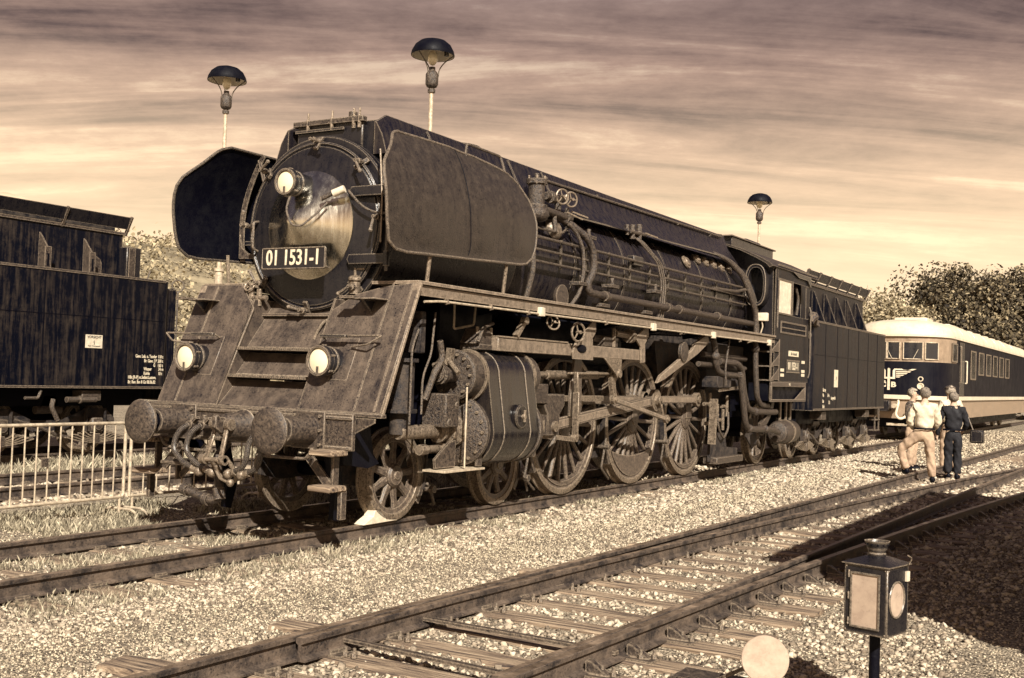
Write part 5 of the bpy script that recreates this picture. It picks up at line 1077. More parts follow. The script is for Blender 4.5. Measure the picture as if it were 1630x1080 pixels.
MB().tube([(-8.3,6.35,3.18),(-8.3,6.55,3.20),(-8.3,6.62,3.36)], .015, 6).build('inlet_handle', M['pipe'], T2)
MB().box(-10.9,-8.12,6.85,7.13,.95,3.05).build('end_wall', M['tender'], T2, bevel=.02)
bc = empty('brake_column', (0,0,0), 0, T2)
MB().cyl((-8.2,7.22,1.4), (-8.2,7.22,3.02), .018, 8).build('column_rod', M['pipe'], bc)
pts = [(-8.2+.07*math.cos(t*math.pi/10), 7.22+.085*math.cos(t*math.pi/10), 3.13+.11*math.sin(t*math.pi/10)) for t in range(21)]
MB().tube(pts, .014, 6, caps=False).build('column_ring', M['pipe'], bc)
MB().cyl((-8.1,4.75,.97), (-8.1,5.35,.97), .05, 10).cyl((-8.1,5.0,.97), (-8.1,5.04,.97), .07, 10).build('side_valve', M['pipe'], T2)
MB().tube([(-8.05,3.9,1.0),(-8.05,4.15,1.0),(-8.05,4.2,1.12)], .025, 8, .03).build('side_valve', M['pipe'], T2)
MB().tube([(-8.05,4.45,.98),(-8.05,4.42,.85),(-8.05,4.55,.62)], .04, 8, .05).build('brake_hose', M['pipe'], T2)

# ------------------------------------------------------------------ railcar behind the tender
rc = tag(empty('railcar', (0,0,0)), 'diesel railcar with cream domed roof, dark body and a winged emblem on its nose', 'railcar')
RY = 31.6
def rc_plan(w, y0, bulge, n=10):
    return [(w*math.sin(R(-90+180*k/n)), y0+bulge*(1-math.cos(R(-90+180*k/n)))) for k in range(n+1)]
def rc_body(z0, z1, w, yf, bulge, y1, name, m, parent=rc, th=None):
    # rounded nose: half ellipse in plan then straight sides
    pl_ = []
    for k in range(17): a = R(-90+180*k/16); pl_.append((w*math.copysign(abs(math.sin(a))**.8, math.sin(a)), yf+bulge*(1-abs(math.cos(a))**.8)))
    pl_ += [(w, y1), (-w, y1)]
    return MB().prism(pl_, 'z', z0, z1).build(name, m, parent)
rc_body(1.42, 2.56, 1.60, RY, 1.6, 56, 'body_lower', M['dieseld']); rc_body(1.28, 1.42, 1.62, RY-.03, 1.6, 56, 'waist_band', M['cream'])
rc_body(.62, 1.28, 1.55, RY+.05, 1.6, 56, 'skirt', M['tan']); rc_body(2.56, 3.42, 1.585, RY+.06, 1.6, 34.1, 'cab_band', M['tan']); 
MB().box(-1.58,1.58,34.1,56,2.56,3.42).build('body_upper', M['dieseld'], rc)
rc_body(3.42, 3.50, 1.63, RY-.02, 1.6, 56, 'rain_strip', M['cream'])
rf = MB(); rings = []
nn = 17
for j in range(8):
    f = j/7; k_ = math.cos(f*math.pi/2)**.55 if j < 7 else 0; z = 3.50+.56*math.sin(f*math.pi/2)
    row = []
    for k in range(nn):
        a = R(-90+180*k/(nn-1)); row.append((1.62*k_*math.copysign(abs(math.sin(a))**.8, math.sin(a)), RY+(1-k_)*1.9+1.6*(1-abs(math.cos(a))**.8), z))
    row += [(1.62*k_, 56, z), (-1.62*k_, 56, z)]; rings.append(row)
for row in rings: rf.v += row
m_ = nn+2
for j in range(7):
    for k in range(m_): k2 = (k+1) % m_; rf.f.append((j*m_+k, j*m_+k2, (j+1)*m_+k2, (j+1)*m_+k))
rf.build('roof', M['cream'], rc)
for y in (35.2, 38.1, 41.0, 43.9, 46.8, 49.7):
    q = MB(); pts_ = [(1.625*math.cos(t)**.55 if t < 1.5 else 0, y, 3.503+.562*math.sin(t)) for t in [math.pi/2*k/9 for k in range(10)]]; q.tube(pts_, .012, 6); q.build('roof_seam', M['galv'], rc)
MB().box(-.35,.75,33.0,34.4,3.98,4.14).build('roof_hatch', M['cream'], rc, bevel=.03)
MB().cyl((.9,33.4,4.0), (.9,33.4,4.2), .02, 8).build('aerial', M['rust'], rc)
MB().cyl((.05,RY+.33,3.74), (.05,RY+.5,3.74), .06, 12).build('horn_port', M['black'], rc)
for y in (38, 40.2, 42.4, 44.6, 46.8, 49): MB().sphere((.9,y,3.95), .4, 12, .8, 1, .25).build('roof_vent', M['cream'], rc)
MB().box(.5,1.1,35.4,37.6,3.9,4.05).build('roof_cover', M['cream'], rc, bevel=.03)
def nose_y(x, w=1.585, yf=RY+.06): 
    s_ = min(1, abs(x)/w); a = math.asin(s_**(1/.8)); return yf+1.6*(1-abs(math.cos(a))**.8)
for x0, x1 in ((-1.30,-.92), (-.82,-.30), (-.26,.14), (.26,.86), (.94,1.30)):
    fr = empty('front_window', (0,0,0), 0, rc); q = MB(); q2 = MB(); n = 4
    rows = [(2.64,.03),(2.68,0),(3.19,0),(3.23,.03)]
    for off, (za, zb, e) in ((-.012, (2.66, 3.21, .02)),):
        vs = []
        for k in range(n+1):
            x = x0+(x1-x0)*k/n; vs.append((x, nose_y(x)+off-.01, za)); vs.append((x, nose_y(x)+off-.01, zb))
        for k in range(n): q.add([vs[2*k], vs[2*k+2], vs[2*k+3], vs[2*k+1]], [(0,1,2,3)])
    q.build('pane', M['glassy'], fr)
    path = [(x0+(x1-x0)*k/4, nose_y(x0+(x1-x0)*k/4)-.02, 2.65) for k in range(5)]+[(x1-(x1-x0)*k/4, nose_y(x1-(x1-x0)*k/4)-.02, 3.22) for k in range(5)]
    MB().tube(path+[path[0]], .022, 6, caps=False).build('frame', M['galv'], fr)
MB().bar((-.10,nose_y(0)-.05,2.66), (-.25,nose_y(0)-.05,2.95), .012, .012).build('wiper', M['letter'], rc); MB().bar((.58,nose_y(.6)-.05,2.66), (.74,nose_y(.6)-.05,2.98), .012, .012).build('wiper', M['letter'], rc)
for y0, y1, z0, z1 in ((33.1,34.0,2.66,3.22), (37.2,38.3,2.1,3.1), (39.2,40.4,2.3,3.1), (41.2,42.4,2.3,3.1), (43.2,44.4,2.3,3.1), (45.2,46.4,2.3,3.1), (47.2,48.4,2.3,3.1)):
    w_ = empty('side_window', (0,0,0), 0, rc); MB().box(1.60,1.615,y0,y1,z0,z1).build('pane', M['glassy'], w_)
    for a in ((y0-.05,y1+.05,z0-.05,z0), (y0-.05,y1+.05,z1,z1+.05), (y0-.05,y0,z0,z1), (y1,y1+.05,z0,z1)): MB().box(1.60,1.63,*a).build('frame', M['steel'], w_)
dr = empty('side_door', (0,0,0), 0, rc); MB().box(1.60,1.62,34.7,35.6,1.45,3.35).build('door_leaf', M['black'], dr); MB().tube([(1.62,35.8,1.9),(1.68,35.8,1.9),(1.68,35.8,2.7),(1.62,35.8,2.7)], .025, 8, .03).build('door_handle', M['letter'], dr)
MB().tube([(1.62,34.5,1.9),(1.68,34.5,1.9),(1.68,34.5,3.2),(1.62,34.5,3.2)], .02, 8, .03).build('grab_rail', M['steel'], rc)
em = empty('winged_emblem', (0,0,0), 0, rc); ey = 0
def flat(poly, name, y):
    q = MB().prism(poly, 'y', -.016, .02); q.v = [(a, b+nose_y(a-.18, 1.6, RY), c) for a, b, c in q.v]; return q.build(name, M['letter'], em)
flat([(-.05,1.58),(.03,1.58),(.03,2.30),(-.02,2.33),(-.05,2.30)], 'stem', ey)
for s in (1, -1):
    flat([(s*.03,2.02),(s*.12,2.02),(s*.12,2.24),(s*.17,2.31),(s*.88,2.31),(s*.76,2.26),(s*.20,2.26),(s*.20,1.96),(s*.03,1.96)], 'wing_edge', ey)
    for k in range(4): flat([(s*.23,2.225-.06*k),(s*(.72-.11*k),2.225-.06*k),(s*(.66-.11*k),2.19-.06*k),(s*.23,2.19-.06*k)], 'feather', ey)
text('emblem_lettering', 'B', .24, M['letter'], em, (.15,RY-.012,1.76), FRONT, 1.25, .004, bold=.010); text('emblem_lettering', 'Ö', .24, M['letter'], em, (-.17,RY+.02,1.76), FRONT, 1.25, .004, bold=.010)
em.location = (-.18, 0, 0)
for z, r in ((1.98,.085), (1.74,.11)): 
    hl_ = empty('headlight', (0,0,0), 0, rc); y = nose_y(.81, 1.6, RY)-.02; MB().lathe([(r*.65,0),(r*.7,-.02),(r,-.02),(r,.05)], (.83,y,z), 'y', 20).build('lamp_ring', M['letter'], hl_); MB().lathe([(0,.0),(r*.65,.0)], (.83,y,z), 'y', 16).build('lens', M['glassy' if z > 1.9 else 'white'], hl_)
MB().box(-.9,-.1,RY-.25,RY+.1,.85,1.22).build('coupler_box', M['black'], rc, bevel=.02)
MB().cyl((.1,RY-.5,1.05), (.1,RY,1.05), .08, 12).lathe([(0,-.54),(.2,-.54),(.22,-.5),(.2,-.46)], (-.875,RY,1.05), 'y', 20).build('front_buffer', M['galv'], rc)
MB().tube([(.15,RY-.05,1.22),(.2,RY-.25,1.15),(.12,RY-.3,.75),(.25,RY-.3,.60),(.42,RY-.2,.68),(.42,RY,.85)], .04, 10, .12).build('front_hose', M['letter'], rc)
MB().box(-.2,.9,RY-.15,RY-.1,.38,.46).build('step_board', M['galv'], rc)
MB().box(-1.2,1.2,RY+.4,55,.3,.65).build('underfloor', M['blackd'], rc)
for y in (33.6, 36.0, 50, 52.4): axle_set(rc, 0, y)
MB().prism([(34.0,1.25),(44,1.25),(43,.75),(36,.72)], 'x', 1.30, 1.35).build('side_panel', M['grime'], rc)
for y in (36.5, 37.5, 38.6): MB().bar((1.36,y,.7), (1.36,y+.8,1.2), .03, .05).build('side_strut', M['rust'], rc)

# ------------------------------------------------------------------ yard lamps
def yard_lamp(x, y, top, label):
    t = tag(empty('yard_lamp', (x, y, -.18)), label, 'street lamp', 'tall yard lamps with domed shades'); H = top+.18
    MB().cyl((0,0,0), (0,0,3.9), .095, 14, .085).cyl((0,0,3.9), (0,0,3.96), .11, 14).cyl((0,0,0), (0,0,.25), .16, 14).build('post_base', M['galv'], t)
    MB().cyl((0,0,3.96), (0,0,H-1.02), .05, 12, .042).build('pole', M['galv'], t)
    MB().lathe([(0,H-1.06),(.075,H-1.06),(.075,H-1.0),(.045,H-.98),(.10,H-.95),(.125,H-.90),(.125,H-.70),(.10,H-.66),(.06,H-.62),(.06,H-.56),(0,H-.56)], (0,0,0), 'z', 20).build('lamp_socket', M['pipe'], t)
    MB().lathe([(.425,H-.34),(.43,H-.32),(.41,H-.24),(.35,H-.13),(.25,H-.05),(.12,H-.01),(0,H)], (0,0,0), 'z', 36).build('lamp_shade', M['blackd'], t)
    MB().lathe([(.415,H-.335),(.39,H-.25),(.33,H-.15),(.2,H-.09),(0,H-.07)], (0,0,0), 'z', 36).build('shade_lining', M['enamel'], t)
    MB().sphere((0,0,H-.38), .10, 16, 1, 1, 1.5).build('bulb', M['lens'], t)
    for k in range(3):
        a = R(25+120*k); c, s = math.cos(a), math.sin(a)
        MB().tube([(.42*c,.42*s,H-.33),(.22*c,.22*s,H-.48),(.13*c,.13*s,H-.62),(.125*c,.125*s,H-.75)], .012, 6, .08).build('shade_arm', M['black'], t)
    MB().box(.28,.34,-.02,.06,H-.38,H-.27).build('clip', M['black'], t)
    return t
yard_lamp(-10.06, 10.1, 8.31, 'leftmost tall yard lamp with a domed shade, above the far smoke deflector')
yard_lamp(-4.39, 9.95, 8.18, 'tall yard lamp with a domed shade, rising behind the chimney and highest in the sky')
yard_lamp(-4.29, 29.8, 8.25, 'farthest small yard lamp with a domed shade, seen above the locomotive cab')

# ------------------------------------------------------------------ crowd barriers
def barrier(y0, y1, n, label, x=-2.6, plate=False):
    t = tag(empty('crowd_barrier', (x, (y0+y1)/2, -.17)), label, 'barrier', 'steel crowd barriers along the main track'); h = (y1-y0)/2
    MB().tube([(0,-h,.21),(0,-h,1.09),(0,h,1.09),(0,h,.21),(0,-h,.21)], .019, 10, .05).build('frame', M['galv'], t)
    for k in range(n):
        y = -h+(2*h)*(k+1)/(n+1); MB().cyl((0,y,.21), (0,y,1.09), .009, 8).build('bar', M['galv'], t)
    for s in (-1, 1):
        f = MB(); y = s*(h-.03)
        MB().cyl((0,y-s*.02,0.02), (0,y-s*.02,.24), .016, 8).tube([(-.32,y,.0),(-.20,y,.07),(.20,y,.07),(.32,y,.0)], .016, 8, .05).build('foot', M['galv'], t)
    if plate: MB().box(.018,.024,-.03,.07,.62,.72).build('sign_plate', M['rust'], t)
    return t
barrier(-.95, 1.33, 14, 'steel crowd barrier nearest the left edge, with a small plate on its bars', plate=True)
barrier(1.42, 3.7, 10, 'second steel crowd barrier, half hidden behind the left buffer')
barrier(3.78, 6.06, 10, 'farthest steel crowd barrier, behind the locomotive couplings')

# ------------------------------------------------------------------ switch lantern, lever, wheel chock
ln = tag(empty('switch_lantern', (6.79,-1.43,-.17), R(-13.6)), 'black switch lantern with a pale rectangular pane and a round pane, on a short post', 'lantern')
W_ = .128
MB().box(-W_,W_,-W_,W_,.455,.835).build('lantern_case', M['black'], ln, bevel=.004)
MB().prism([(0,0)]*0 or [(-.14,-.14),(.14,-.14),(.14,.14),(-.14,.14)], 'z', .835, .842).build('roof_edge', M['black'], ln)
q = MB(); q.v = [(-.14,-.14,.842),(.14,-.14,.842),(.14,.14,.842),(-.14,.14,.842),(-.05,-.05,.878),(.05,-.05,.878),(.05,.05,.878),(-.05,.05,.878)]
q.f = [(0,1,5,4),(1,2,6,5),(2,3,7,6),(3,0,4,7),(4,5,6,7)]; q.build('lantern_roof', M['black'], ln)
MB().lathe([(.048,.875),(.05,.892),(.046,.898),(.052,.915),(.066,.955),(.070,.962),(.064,.962),(.05,.92),(0,.91)], (0,0,0), 'z', 28).build('chimney_cup', M['black'], ln)
for k in range(12):
    a = R(30*k); MB().sphere((.062*math.cos(a),.062*math.sin(a),.944), .006, 6).build('vent_hole', M['blackd'], ln)
MB().box(-.078,.078,-W_-.003,-W_-.001,.50,.785).build('rectangular_pane', M['pane'], ln)
for a in ((-.086,.086,.49,.50), (-.086,.086,.785,.795), (-.086,-.078,.50,.785), (.078,.086,.50,.785)): MB().box(a[0],a[1],-W_-.010,-W_-.001,a[2],a[3]).build('pane_frame', M['black'], ln)
MB().prism([(-.02+.084*math.cos(R(15*k)), .655+.092*math.sin(R(15*k))) for k in range(24)], 'x', W_+.001, W_+.003).build('round_pane', M['pane'], ln)
MB().tube([(W_+.004,-.02+.09*math.cos(R(15*k)), .655+.098*math.sin(R(15*k))) for k in range(25)], .006, 6, caps=False).build('pane_ring', M['black'], ln)
MB().box(W_,W_+.012,.085,.120,.745,.80).build('latch_plate', M['white'], ln)
MB().tube([(.15,.08,.84),(.17,.08,.88),(.17,.02,.90)], .004, 6, .02).build('wire_handle', M['rust'], ln)
for z in (.52, .66, .78): MB().cyl((-.098,-W_-.004,z-.02), (-.098,-W_-.004,z+.02), .006, 8).build('hinge', M['rust'], ln)
for x, z in ((-.115,.47),(.115,.47),(-.115,.82),(.115,.82)): MB().sphere((x,-W_,z), .005, 8).build('rivet', M['rust'], ln)
for y, z in ((-.115,.47),(.115,.47),(-.115,.82)): MB().sphere((W_,y,z), .005, 8).build('rivet', M['rust'], ln)
MB().cyl((0,0,.02), (0,0,.46), .030, 14).build('post', M['blackd'], ln); MB().lathe([(0,.0),(.13,0),(.13,.02),(.06,.06),(.045,.11),(0,.11)], (0,0,0), 'z', 20).build('post_foot', M['rust'], ln)
lv = tag(empty('switch_lever', (6.10,-2.0,-.17)), 'switch throw lever with a white round counterweight at the bottom edge', 'lever')
d_ = Vector((.28,-1,.18)).normalized(); c_ = Vector((.22,.08,.325)); MB().cyl(c_-d_*.03, c_+d_*.03, .127, 40).build('counterweight_disc', M['pane'], lv, bevel=.004)
MB().bar((-.15,.22,.10), tuple(c_-d_*-.0+Vector((0,.05,0))), .04, .02).build('lever_arm', M['rust'], lv)
MB().box(-.35,.05,.10,.36,.0,.14).build('lever_stand', M['rust'], lv, bevel=.015)
MB().bar((-.6,.1,.07), (-.3,.2,.07), .04, .02).build('link_rod', M['rust'], lv)
ck = MB().prism([(1.60,.001),(2.20,.001),(2.20,.008),(2.0,.03),(1.90,.12),(1.84,.15),(1.79,.14),(1.77,.08),(1.66,.035)], 'x', .685, .82).build('wheel_chock', M['white'], None, bevel=.004)
tag(ck, 'white wheel chock lying on the rail in front of the first wheel', 'chock')

# ------------------------------------------------------------------ unseen wagon and track, added to cast the lower-right shade
t5 = plain_track('railway_track', 'added track out of view to the right, under the shade-casting wagon', 9.7, -6, 60, -1, 0, slv)
gw = tag(empty('shade_wagon', (9.7, 0, 0)), 'unseen covered wagon with boarded sides, added to cast shade at the lower right', 'wagon')
MB().box(-1.38,1.38,-.5,8.4,1.15,3.85).build('wagon_body', M['tender'], gw)
ar = [(1.5*math.cos(R(180*k/12)), 3.80+.45*math.sin(R(180*k/12))) for k in range(13)]; MB().prism(ar, 'y', -.6, 8.5).build('wagon_roof', M['defl'], gw)
for k in range(29): MB().box(-1.40,-1.38,-.48+k*.305,-.20+k*.305,1.2,3.78).build('plank', M['tender'], gw)
MB().box(-1.43,-1.40,3.0,5.0,1.2,3.7).build('sliding_door', M['rust'], gw, bevel=.01)
MB().box(-1.2,1.2,-.6,8.5,.9,1.15).build('underframe', M['grime'], gw)
for y in (1.2, 6.8): axle_set(gw, 0, y)
for s in (-1, 1): MB().lathe([(0,-.92),(.21,-.90),(.2,-.87),(.08,-.8),(.12,-.6)], (s*.875,0,1.05), 'y', 20).build('buffer', M['rust'], gw)

# ------------------------------------------------------------------ people
def skin_mesh(name, joints, edges, m, levels=2):
    names = list(joints); me = bpy.data.meshes.new('t'); me.from_pydata([joints[k][0] for k in names], [(names.index(a), names.index(b)) for a, b in edges], [])
    o = bpy.data.objects.new('t', me); col.objects.link(o); sk = o.modifiers.new('s', 'SKIN'); sk.use_smooth_shade = True
    for i, k in enumerate(names):
        r = joints[k][1]; me.skin_vertices[0].data[i].radius = r if isinstance(r, tuple) else (r, r)
    me.skin_vertices[0].data[0].use_root = True
    sb_ = o.modifiers.new('u', 'SUBSURF'); sb_.levels = levels; sb_.render_levels = levels
    dg = bpy.context.evaluated_depsgraph_get(); dg.update(); out = bpy.data.meshes.new_from_object(o.evaluated_get(dg)); bpy.data.objects.remove(o); bpy.data.meshes.remove(me)
    out.name = name; out.materials.clear(); out.materials.append(m); out.shade_smooth(); return out
def person(label, loc, rz, P, shirt, trousers, hair, shoes='blackd', height=1.75, sleeves=True, cap=False):
    """P: overrides for joint positions; local frame looks toward +y, feet at z = 0"""
    J = dict(pelvis=(0,0,.95), belly=(0,.01,1.10), chest=(0,-.01,1.30), collar=(0,-.02,1.44), neck=(0,.0,1.51), headlow=(0,.03,1.58), head=(0,.015,1.66), crown=(0,.0,1.72),
             shl=(-.17,-.01,1.42), ell=(-.25,-.03,1.15), wrl=(-.26,.06,.90), shr=(.17,-.01,1.42), elr=(.25,-.03,1.15), wrr=(.26,.06,.90),
             hil=(-.09,0,.90), knl=(-.11,.03,.50), anl=(-.12,-.02,.09), tol=(-.13,.14,.03), hir=(.09,0,.90), knr=(.11,.03,.50), anr=(.12,-.02,.09), tor=(.13,.14,.03))
    J.update(P); V = {k: Vector(v) for k, v in J.items()}
    def hand(s, w, e):
        d = (V[w]-V[e]).normalized(); side = Vector((1 if s == 'r' else -1,0,0)); fwd = side.cross(d).normalized(); H = {}; E = []
        H['palm'+s] = (V[w]+d*.06, (.018,.034)); E.append((w, 'palm'+s))
        for i, (o, l) in enumerate(((-.028,.075),(-.010,.085),(.010,.08),(.028,.065))):
            H[f'f{s}{i}a'] = (V[w]+d*.10+fwd*o, .010); H[f'f{s}{i}b'] = (V[w]+d*(.10+l*.55)+fwd*o-side*.008, .009); H[f'f{s}{i}c'] = (V[w]+d*(.10+l)+fwd*o*.9-side*.03, .007)
            E += [('palm'+s, f'f{s}{i}a'), (f'f{s}{i}a', f'f{s}{i}b'), (f'f{s}{i}b', f'f{s}{i}c')]
        H['t'+s+'a'] = (V[w]+d*.05+fwd*.045, .011); H['t'+s+'b'] = (V[w]+d*.09+fwd*.06-side*.01, .009); E += [('palm'+s, 't'+s+'a'), ('t'+s+'a', 't'+s+'b')]
        return H, E
    B = {k: (tuple(V[k]), r) for k, r in (('pelvis',(.11,.08)),('belly',(.11,.08)),('chest',(.14,.095)),('collar',(.09,.07)),('neck',.052),('headlow',(.062,.07)),('head',(.074,.09)),('crown',(.055,.065)),
         ('shl',.055),('ell',.040),('wrl',.028),('shr',.055),('elr',.040),('wrr',.028),('hil',.085),('knl',.06),('anl',.042),('tol',.03),('hir',.085),('knr',.06),('anr',.042),('tor',.03))}
    E = [('pelvis','belly'),('belly','chest'),('chest','collar'),('collar','neck'),('neck','headlow'),('headlow','head'),('head','crown'),('collar','shl'),('shl','ell'),('ell','wrl'),('collar','shr'),('shr','elr'),('elr','wrr'),
         ('pelvis','hil'),('hil','knl'),('knl','anl'),('anl','tol'),('pelvis','hir'),('hir','knr'),('knr','anr'),('anr','tor')]
    for s, w, e in (('l','wrl','ell'),('r','wrr','elr')):
        H, E2 = hand(s, w, e); B.update({k: (tuple(p), r) for k, (p, r) in H.items()}); E += E2
    me = skin_mesh('person', B, E, M['skin']); bm = bmesh.new(); bm.from_mesh(me)
    hc = V['head']; hd = (V['nosedir'] if 'nosedir' in V else Vector((0,1,0))).normalized(); sd_ = hd.cross(Vector((0,0,1)))
    for c, r in ((hc+hd*.092+Vector((0,0,-.02)), .016), (hc+sd_*.076+Vector((0,0,-.02)), .022), (hc-sd_*.076+Vector((0,0,-.02)), .022), (hc+hd*.07+Vector((0,0,-.085)), .028)):
        bmesh.ops.create_icosphere(bm, subdivisions=2, radius=r, matrix=Matrix.Translation(c))
    bm.to_mesh(me); bm.free(); me.shade_smooth()
    o = bpy.data.objects.new('person', me); col.objects.link(o); o.location = loc; o.rotation_euler = (0,0,rz); o.scale = (height/1.76,)*3; tag(o, label, 'person')
    ch = lambda n, me_: link(n, me_, o)
    g = lambda k, r: (tuple(V[k]), r)
    from mathutils import noise
    def folds(me_, amp, sc):
        for v in me_.vertices:
            c = v.co; k = noise.noise(Vector((c.x*sc, c.y*sc, c.z*sc*.9+c.x*sc*1.2)))+.6*noise.noise(Vector((c.x*sc*2.3+7, c.y*sc*2.3, c.z*sc*1.7))); v.co = c+v.normal*amp*k
        me_.update(); return me_
    S = {'belly': (tuple(V['pelvis']+Vector((0,0,.0))), (.185,.135)), 'mid': (tuple(V['belly']+Vector((0,0,.06))), (.18,.13)), 'chest': g('chest', (.185,.125)), 'collar': g('collar', (.13,.085)), 'nk': (tuple(V['neck']-Vector((0,0,.02))), .062),
         'shl': g('shl', .082), 'ell': g('ell', .065), 'shr': g('shr', .082), 'elr': g('elr', .065), 'wl': (tuple(V['wrl']), .045), 'wr': (tuple(V['wrr']), .045)}
    ch('shirt', folds(skin_mesh('shirt', S, [('belly','mid'),('mid','chest'),('chest','collar'),('collar','nk'),('collar','shl'),('shl','ell'),('ell','wl'),('collar','shr'),('shr','elr'),('elr','wr')], M[shirt], 3), .022, 9))
    Tt = {'pelvis': (tuple(V['pelvis']+Vector((0,0,.14))), (.178,.135)), 'seat': (tuple(V['pelvis']+Vector((0,-.01,-.06))), (.165,.135)), 'hil': g('hil', (.115,.125)), 'kl': g('knl', .088), 'al': (tuple(V['anl']+Vector((0,0,.0))), .078), 'hir': g('hir', (.115,.125)), 'kr': g('knr', .088), 'ar': (tuple(V['anr']+Vector((0,0,.0))), .078)}
    for a, b, m_ in (('hil','kl','ml'), ('hir','kr','mr')): pa, pb = Vector(Tt[a][0]), Vector(Tt[b][0]); Tt[m_] = (tuple((pa+pb)/2+Vector((.004,-.015,0))), .105)
    ch('trousers', folds(skin_mesh('trousers', Tt, [('pelvis','seat'),('seat','hil'),('hil','ml'),('ml','kl'),('kl','al'),('seat','hir'),('hir','mr'),('mr','kr'),('kr','ar')], M[trousers], 3), .020, 8))
    for s in 'lr':
        a, b = V['an'+s], V['to'+s]; dd = (b-a); dd.z = 0; dd.normalize(); c = a+dd*.05; q = MB(); ht = a.z-.09
        q.sphere(c+Vector((0,0,-.035)), .1, 12, .48, 1.35, .55); q.sphere(c-dd*.06+Vector((0,0,-.02)), .055, 10, 1, 1, 1.1)
        rot = Matrix.Rotation(-math.atan2(dd.x, dd.y), 4, 'Z'); q.xform(Matrix.Translation(c) @ rot @ Matrix.Translation(-c)); ch('shoe', q.mesh('shoe', M[shoes]))
    # hair: tufty shell over the back and top of the head
    hb = bmesh.new(); bmesh.ops.create_icosphere(hb, subdivisions=3, radius=1)
    for v in hb.verts:
        d = v.co.normalized(); k = 1+.10*random.uniform(-1, 1); v.co = hc+Vector((0,0,.018))-hd*.012+Vector((d.x*.100*k, d.y*.112*k, d.z*.108*k))
    bmesh.ops.delete(hb, geom=[v for v in hb.verts if ((v.co-hc).dot(hd) > .035 and v.co.z < hc.z+.05) or v.co.z < hc.z-.075], context='VERTS')
    hm = bpy.data.meshes.new('hair'); hb.to_mesh(hm); hb.free(); hm.materials.append(M[hair]); hm.shade_smooth(); ch('hair', hm)
    if cap:
        ch('cap', MB().lathe([(.0,.075),(.06,.07),(.105,.035),(.108,.0)], tuple(hc+Vector((0,0,.05))), 'z', 20).box(-.06+hc.x,.06+hc.x,hc.y+.06,hc.y+.19,hc.z+.045,hc.z+.058).mesh('cap', M['apron']))
    ch('belt', MB().lathe([(.186,-.018),(.198,-.01),(.198,.01),(.186,.018)], (0,0,0), 'z', 20).xform(Matrix.Translation(V['pelvis']+Vector((0,0,.06))) @ Matrix.Diagonal((1,.78,1,1))).mesh('belt', M['blackd']))
    return o
# looking toward the railcar; +y local faces away from the camera
person('man in white shirt and beige trousers seen from behind, one foot on the rail', (4.05,14.9,-.16), R(18),
       dict(hil=(-.10,.02,.90), knl=(-.40,.14,.62), anl=(-.30,.10,.22), tol=(-.34,.26,.17), hir=(.08,0,.90), knr=(.12,.0,.50), anr=(.16,-.03,.09), tor=(.17,.12,.03), chest=(-.01,-.0,1.30),
            ell=(-.27,.04,1.14), wrl=(-.16,.20,.98), elr=(.26,.03,1.14), wrr=(.18,.22,.98), nosedir=(-.3,1,0)), 'cloth_l', 'cloth_t', 'hair', height=1.82)
person('man in dark shirt and dark trousers seen from behind, bag at his side', (4.36,16.25,-.16), R(12),
       dict(elr=(.27,.02,1.14), wrr=(.20,.20,1.0), ell=(-.29,-.02,1.14), wrl=(-.30,.06,.88), knl=(-.08,.02,.5), knr=(.09,.02,.5), anl=(-.09,-.02,.09), anr=(.10,-.02,.09)), 'cloth_d', 'cloth_d', 'hair', height=1.75)
person('older man in a checked jacket facing right, farther back beside the white shirt', (3.22,18.0,-.16), R(-95),
       dict(wrl=(-.14,.24,1.0), wrr=(.14,.24,1.0)), 'cloth_c', 'cloth_t', 'hairl', height=1.80)
person('man with light cap and pale sleeve mostly hidden behind the man in dark clothes', (3.98,18.2,-.16), R(35),
       dict(), 'cloth_l', 'cloth_t', 'hairl', height=1.88, cap=True)
bg_ = tag(empty('shoulder_bag', (4.78,16.3,.62)), 'dark shoulder bag hanging beside the man in dark clothes', 'bag')
MB().box(-.10,.16,-.09,.09,-.02,.24).build('bag_body', M['black'], bg_, bevel=.03); MB().tube([(-.05,0,.24),(-.15,0,.5),(-.22,0,.66)], .012, 6).build('strap', M['rust'], bg_)

# ------------------------------------------------------------------ trees
def leaf_cloud(C, Rd, n, size, m, name, parent=None, kind=None, label=None, nclump=60, shell=.55):
    """leaf-sized faces gathered in clumps through an uneven crown volume"""
    d = rng.normal(size=(nclump, 3)); d /= np.linalg.norm(d, axis=1)[:, None]; rr = rng.uniform(shell, 1, nclump)[:, None]
    cc = np.array(C)+d*rr*np.array(Rd); cs = np.array(Rd).mean()*rng.uniform(.18, .38, nclump); k = rng.integers(0, nclump, n)
    e = rng.normal(size=(n, 3)); e /= np.linalg.norm(e, axis=1)[:, None]; P = cc[k]+e*cs[k][:, None]*rng.uniform(.55, 1.08, n)[:, None]
    nrm = e*.7+rng.normal(size=(n, 3))*.6; nrm /= np.linalg.norm(nrm, axis=1)[:, None]; a = np.cross(nrm, rng.normal(size=(n, 3))); a /= np.linalg.norm(a, axis=1)[:, None]; b = np.cross(nrm, a)
    s = size*rng.uniform(.5, 1.3, n)[:, None]; V = np.stack([P-a*s, P-b*s*.55, P+a*s, P+b*s*.55], 1).reshape(-1, 3); F = np.arange(4*n).reshape(-1, 4)
    o = big_mesh(name, V, F, m, kind, label); o.parent = parent
    if kind is None and 'kind' in o: del o['kind']
    return o
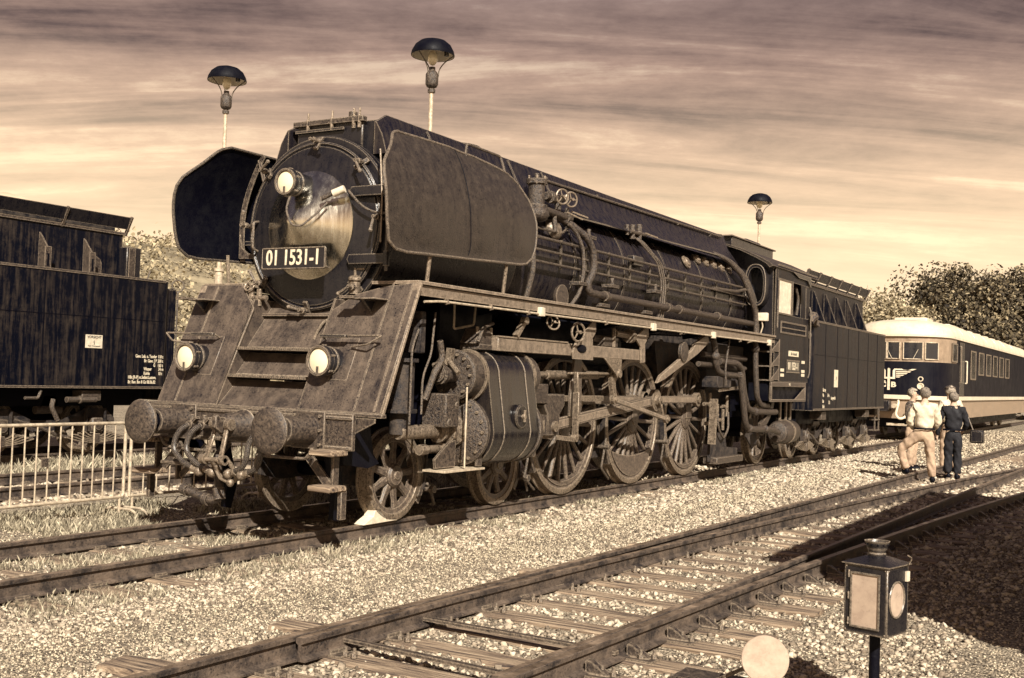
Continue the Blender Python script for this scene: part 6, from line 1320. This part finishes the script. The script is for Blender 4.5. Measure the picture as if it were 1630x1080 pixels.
def tree(x, y, h, rx, rz, label, n=9000, size=.17, m='leaf', name='broadleaf_tree', base=None):
    t = tag(empty(name, (x, y, -.2)), label, 'tree', 'broadleaf trees behind the railcar'); b = h-2*rz if base is None else base
    tr = MB().tube([(0,0,0),(.1,0,h*.3),(.05,.1,h*.6),(0,0,h*.85)], [.035*h,.028*h,.018*h,.005*h], 10); tr.build('trunk', M['grime'], t)
    for k in range(5):
        a = 2*math.pi*k/5+random.random(); MB().tube([(.05,0,h*.35+.3*k),(math.cos(a)*rx*.4,math.sin(a)*rx*.4,h*.55+.2*k),(math.cos(a)*rx*.75,math.sin(a)*rx*.75,h*.68+.2*k)], [.014*h,.009*h,.003*h], 6).build('limb', M['grime'], t)
    leaf_cloud((0,0,h-rz), (rx,rx,rz), n, size, M[m], 'crown', t, nclump=130)
    return t
tree(-4.2, 71, 9.6, 4.6, 4.2, 'large dark broadleaf tree rising highest behind the railcar roof', 52000, .14)
tree(1.0, 74, 9.9, 5.4, 4.6, 'dark broadleaf tree at the right edge behind the railcar', 50000, .14)
tree(-7.0, 62, 7.4, 3.4, 3.2, 'mid-sized tree left of the largest tree, behind the domed railcar roof', 20000, .12, m='leafl')
tree(-8.9, 57, 6.0, 3.0, 2.7, 'small pale tree showing just above the end of the black tender', 16000, .12, m='leafl')
tree(-13.5, 60, 5.6, 2.8, 2.5, 'low tree hidden for the most part by the black tender', 8000, m='leafl')
tree(7.5, 76, 10, 5, 4.4, 'broadleaf tree beyond the right edge of the picture', 9000)

# ------------------------------------------------------------------ hillside on the left, mountain far away
def hill_h(x, y):
    u = np.clip((-x-45)/60, 0, 1); u = u*u*(3-2*u); v = np.clip((y-5)/40, 0, 1); v = v*v*(3-2*v); w = np.clip((260-y)/120, 0, 1)
    return -.6 + u*v*w*(14.5+3.5*vnoise(x, y, .02, 8)+1.2*vnoise(x, y, .09, 9)) * np.clip((430+x)/200, 0, 1)
hill = grid_mesh('hill', np.arange(-430, -40, 3.0), np.arange(0, 270, 3.0), hill_h, mat('hill_grass', (.12,.095,.06), (.34,.28,.18), .3, .9, bump=.3)); tag(hill, kind='structure')
n = 110000; hx = -42-np.abs(rng.normal(0, 48, n)); hy = rng.uniform(20, 190, n); k = vnoise(hx, hy, .25, 14) > .33; hx, hy = hx[k], hy[k]; n = len(hx); P = np.stack([hx, hy, hill_h(hx, hy)], -1)
cl = rng.normal(size=(n, 3))*np.array([.7,.7,.5]); P = P+cl+np.array([0,0,.75]); nr = rng.normal(size=(n, 3))+np.array([.3,-.5,.6]); nr /= np.linalg.norm(nr, axis=1)[:, None]
a = np.cross(nr, rng.normal(size=(n, 3))); a /= np.linalg.norm(a, axis=1)[:, None]; b = np.cross(nr, a); s = rng.uniform(.10, .30, n)[:, None]
big_mesh('bushes', np.stack([P-a*s, P-b*s*.7, P+a*s, P+b*s*.7], 1).reshape(-1, 3), np.arange(4*n).reshape(-1, 4), M['leafl'], 'stuff', 'scrubby bushes covering the hillside at the left')
def mtn_h(x, y): return -2+120*np.exp(-((x+760)/170)**2-((y-560)/190)**2)*(.75+.5*vnoise(x, y, .012, 31))
mo_ = grid_mesh('mountain', np.arange(-1250, -380, 20.0), np.arange(100, 1200, 20.0), mtn_h, mat('hazy_far_slope', (.45,.35,.24), (.62,.50,.35), .02, .9, bump=0)); tag(mo_, kind='structure')  # distance haze is put into the slope's pale base colour
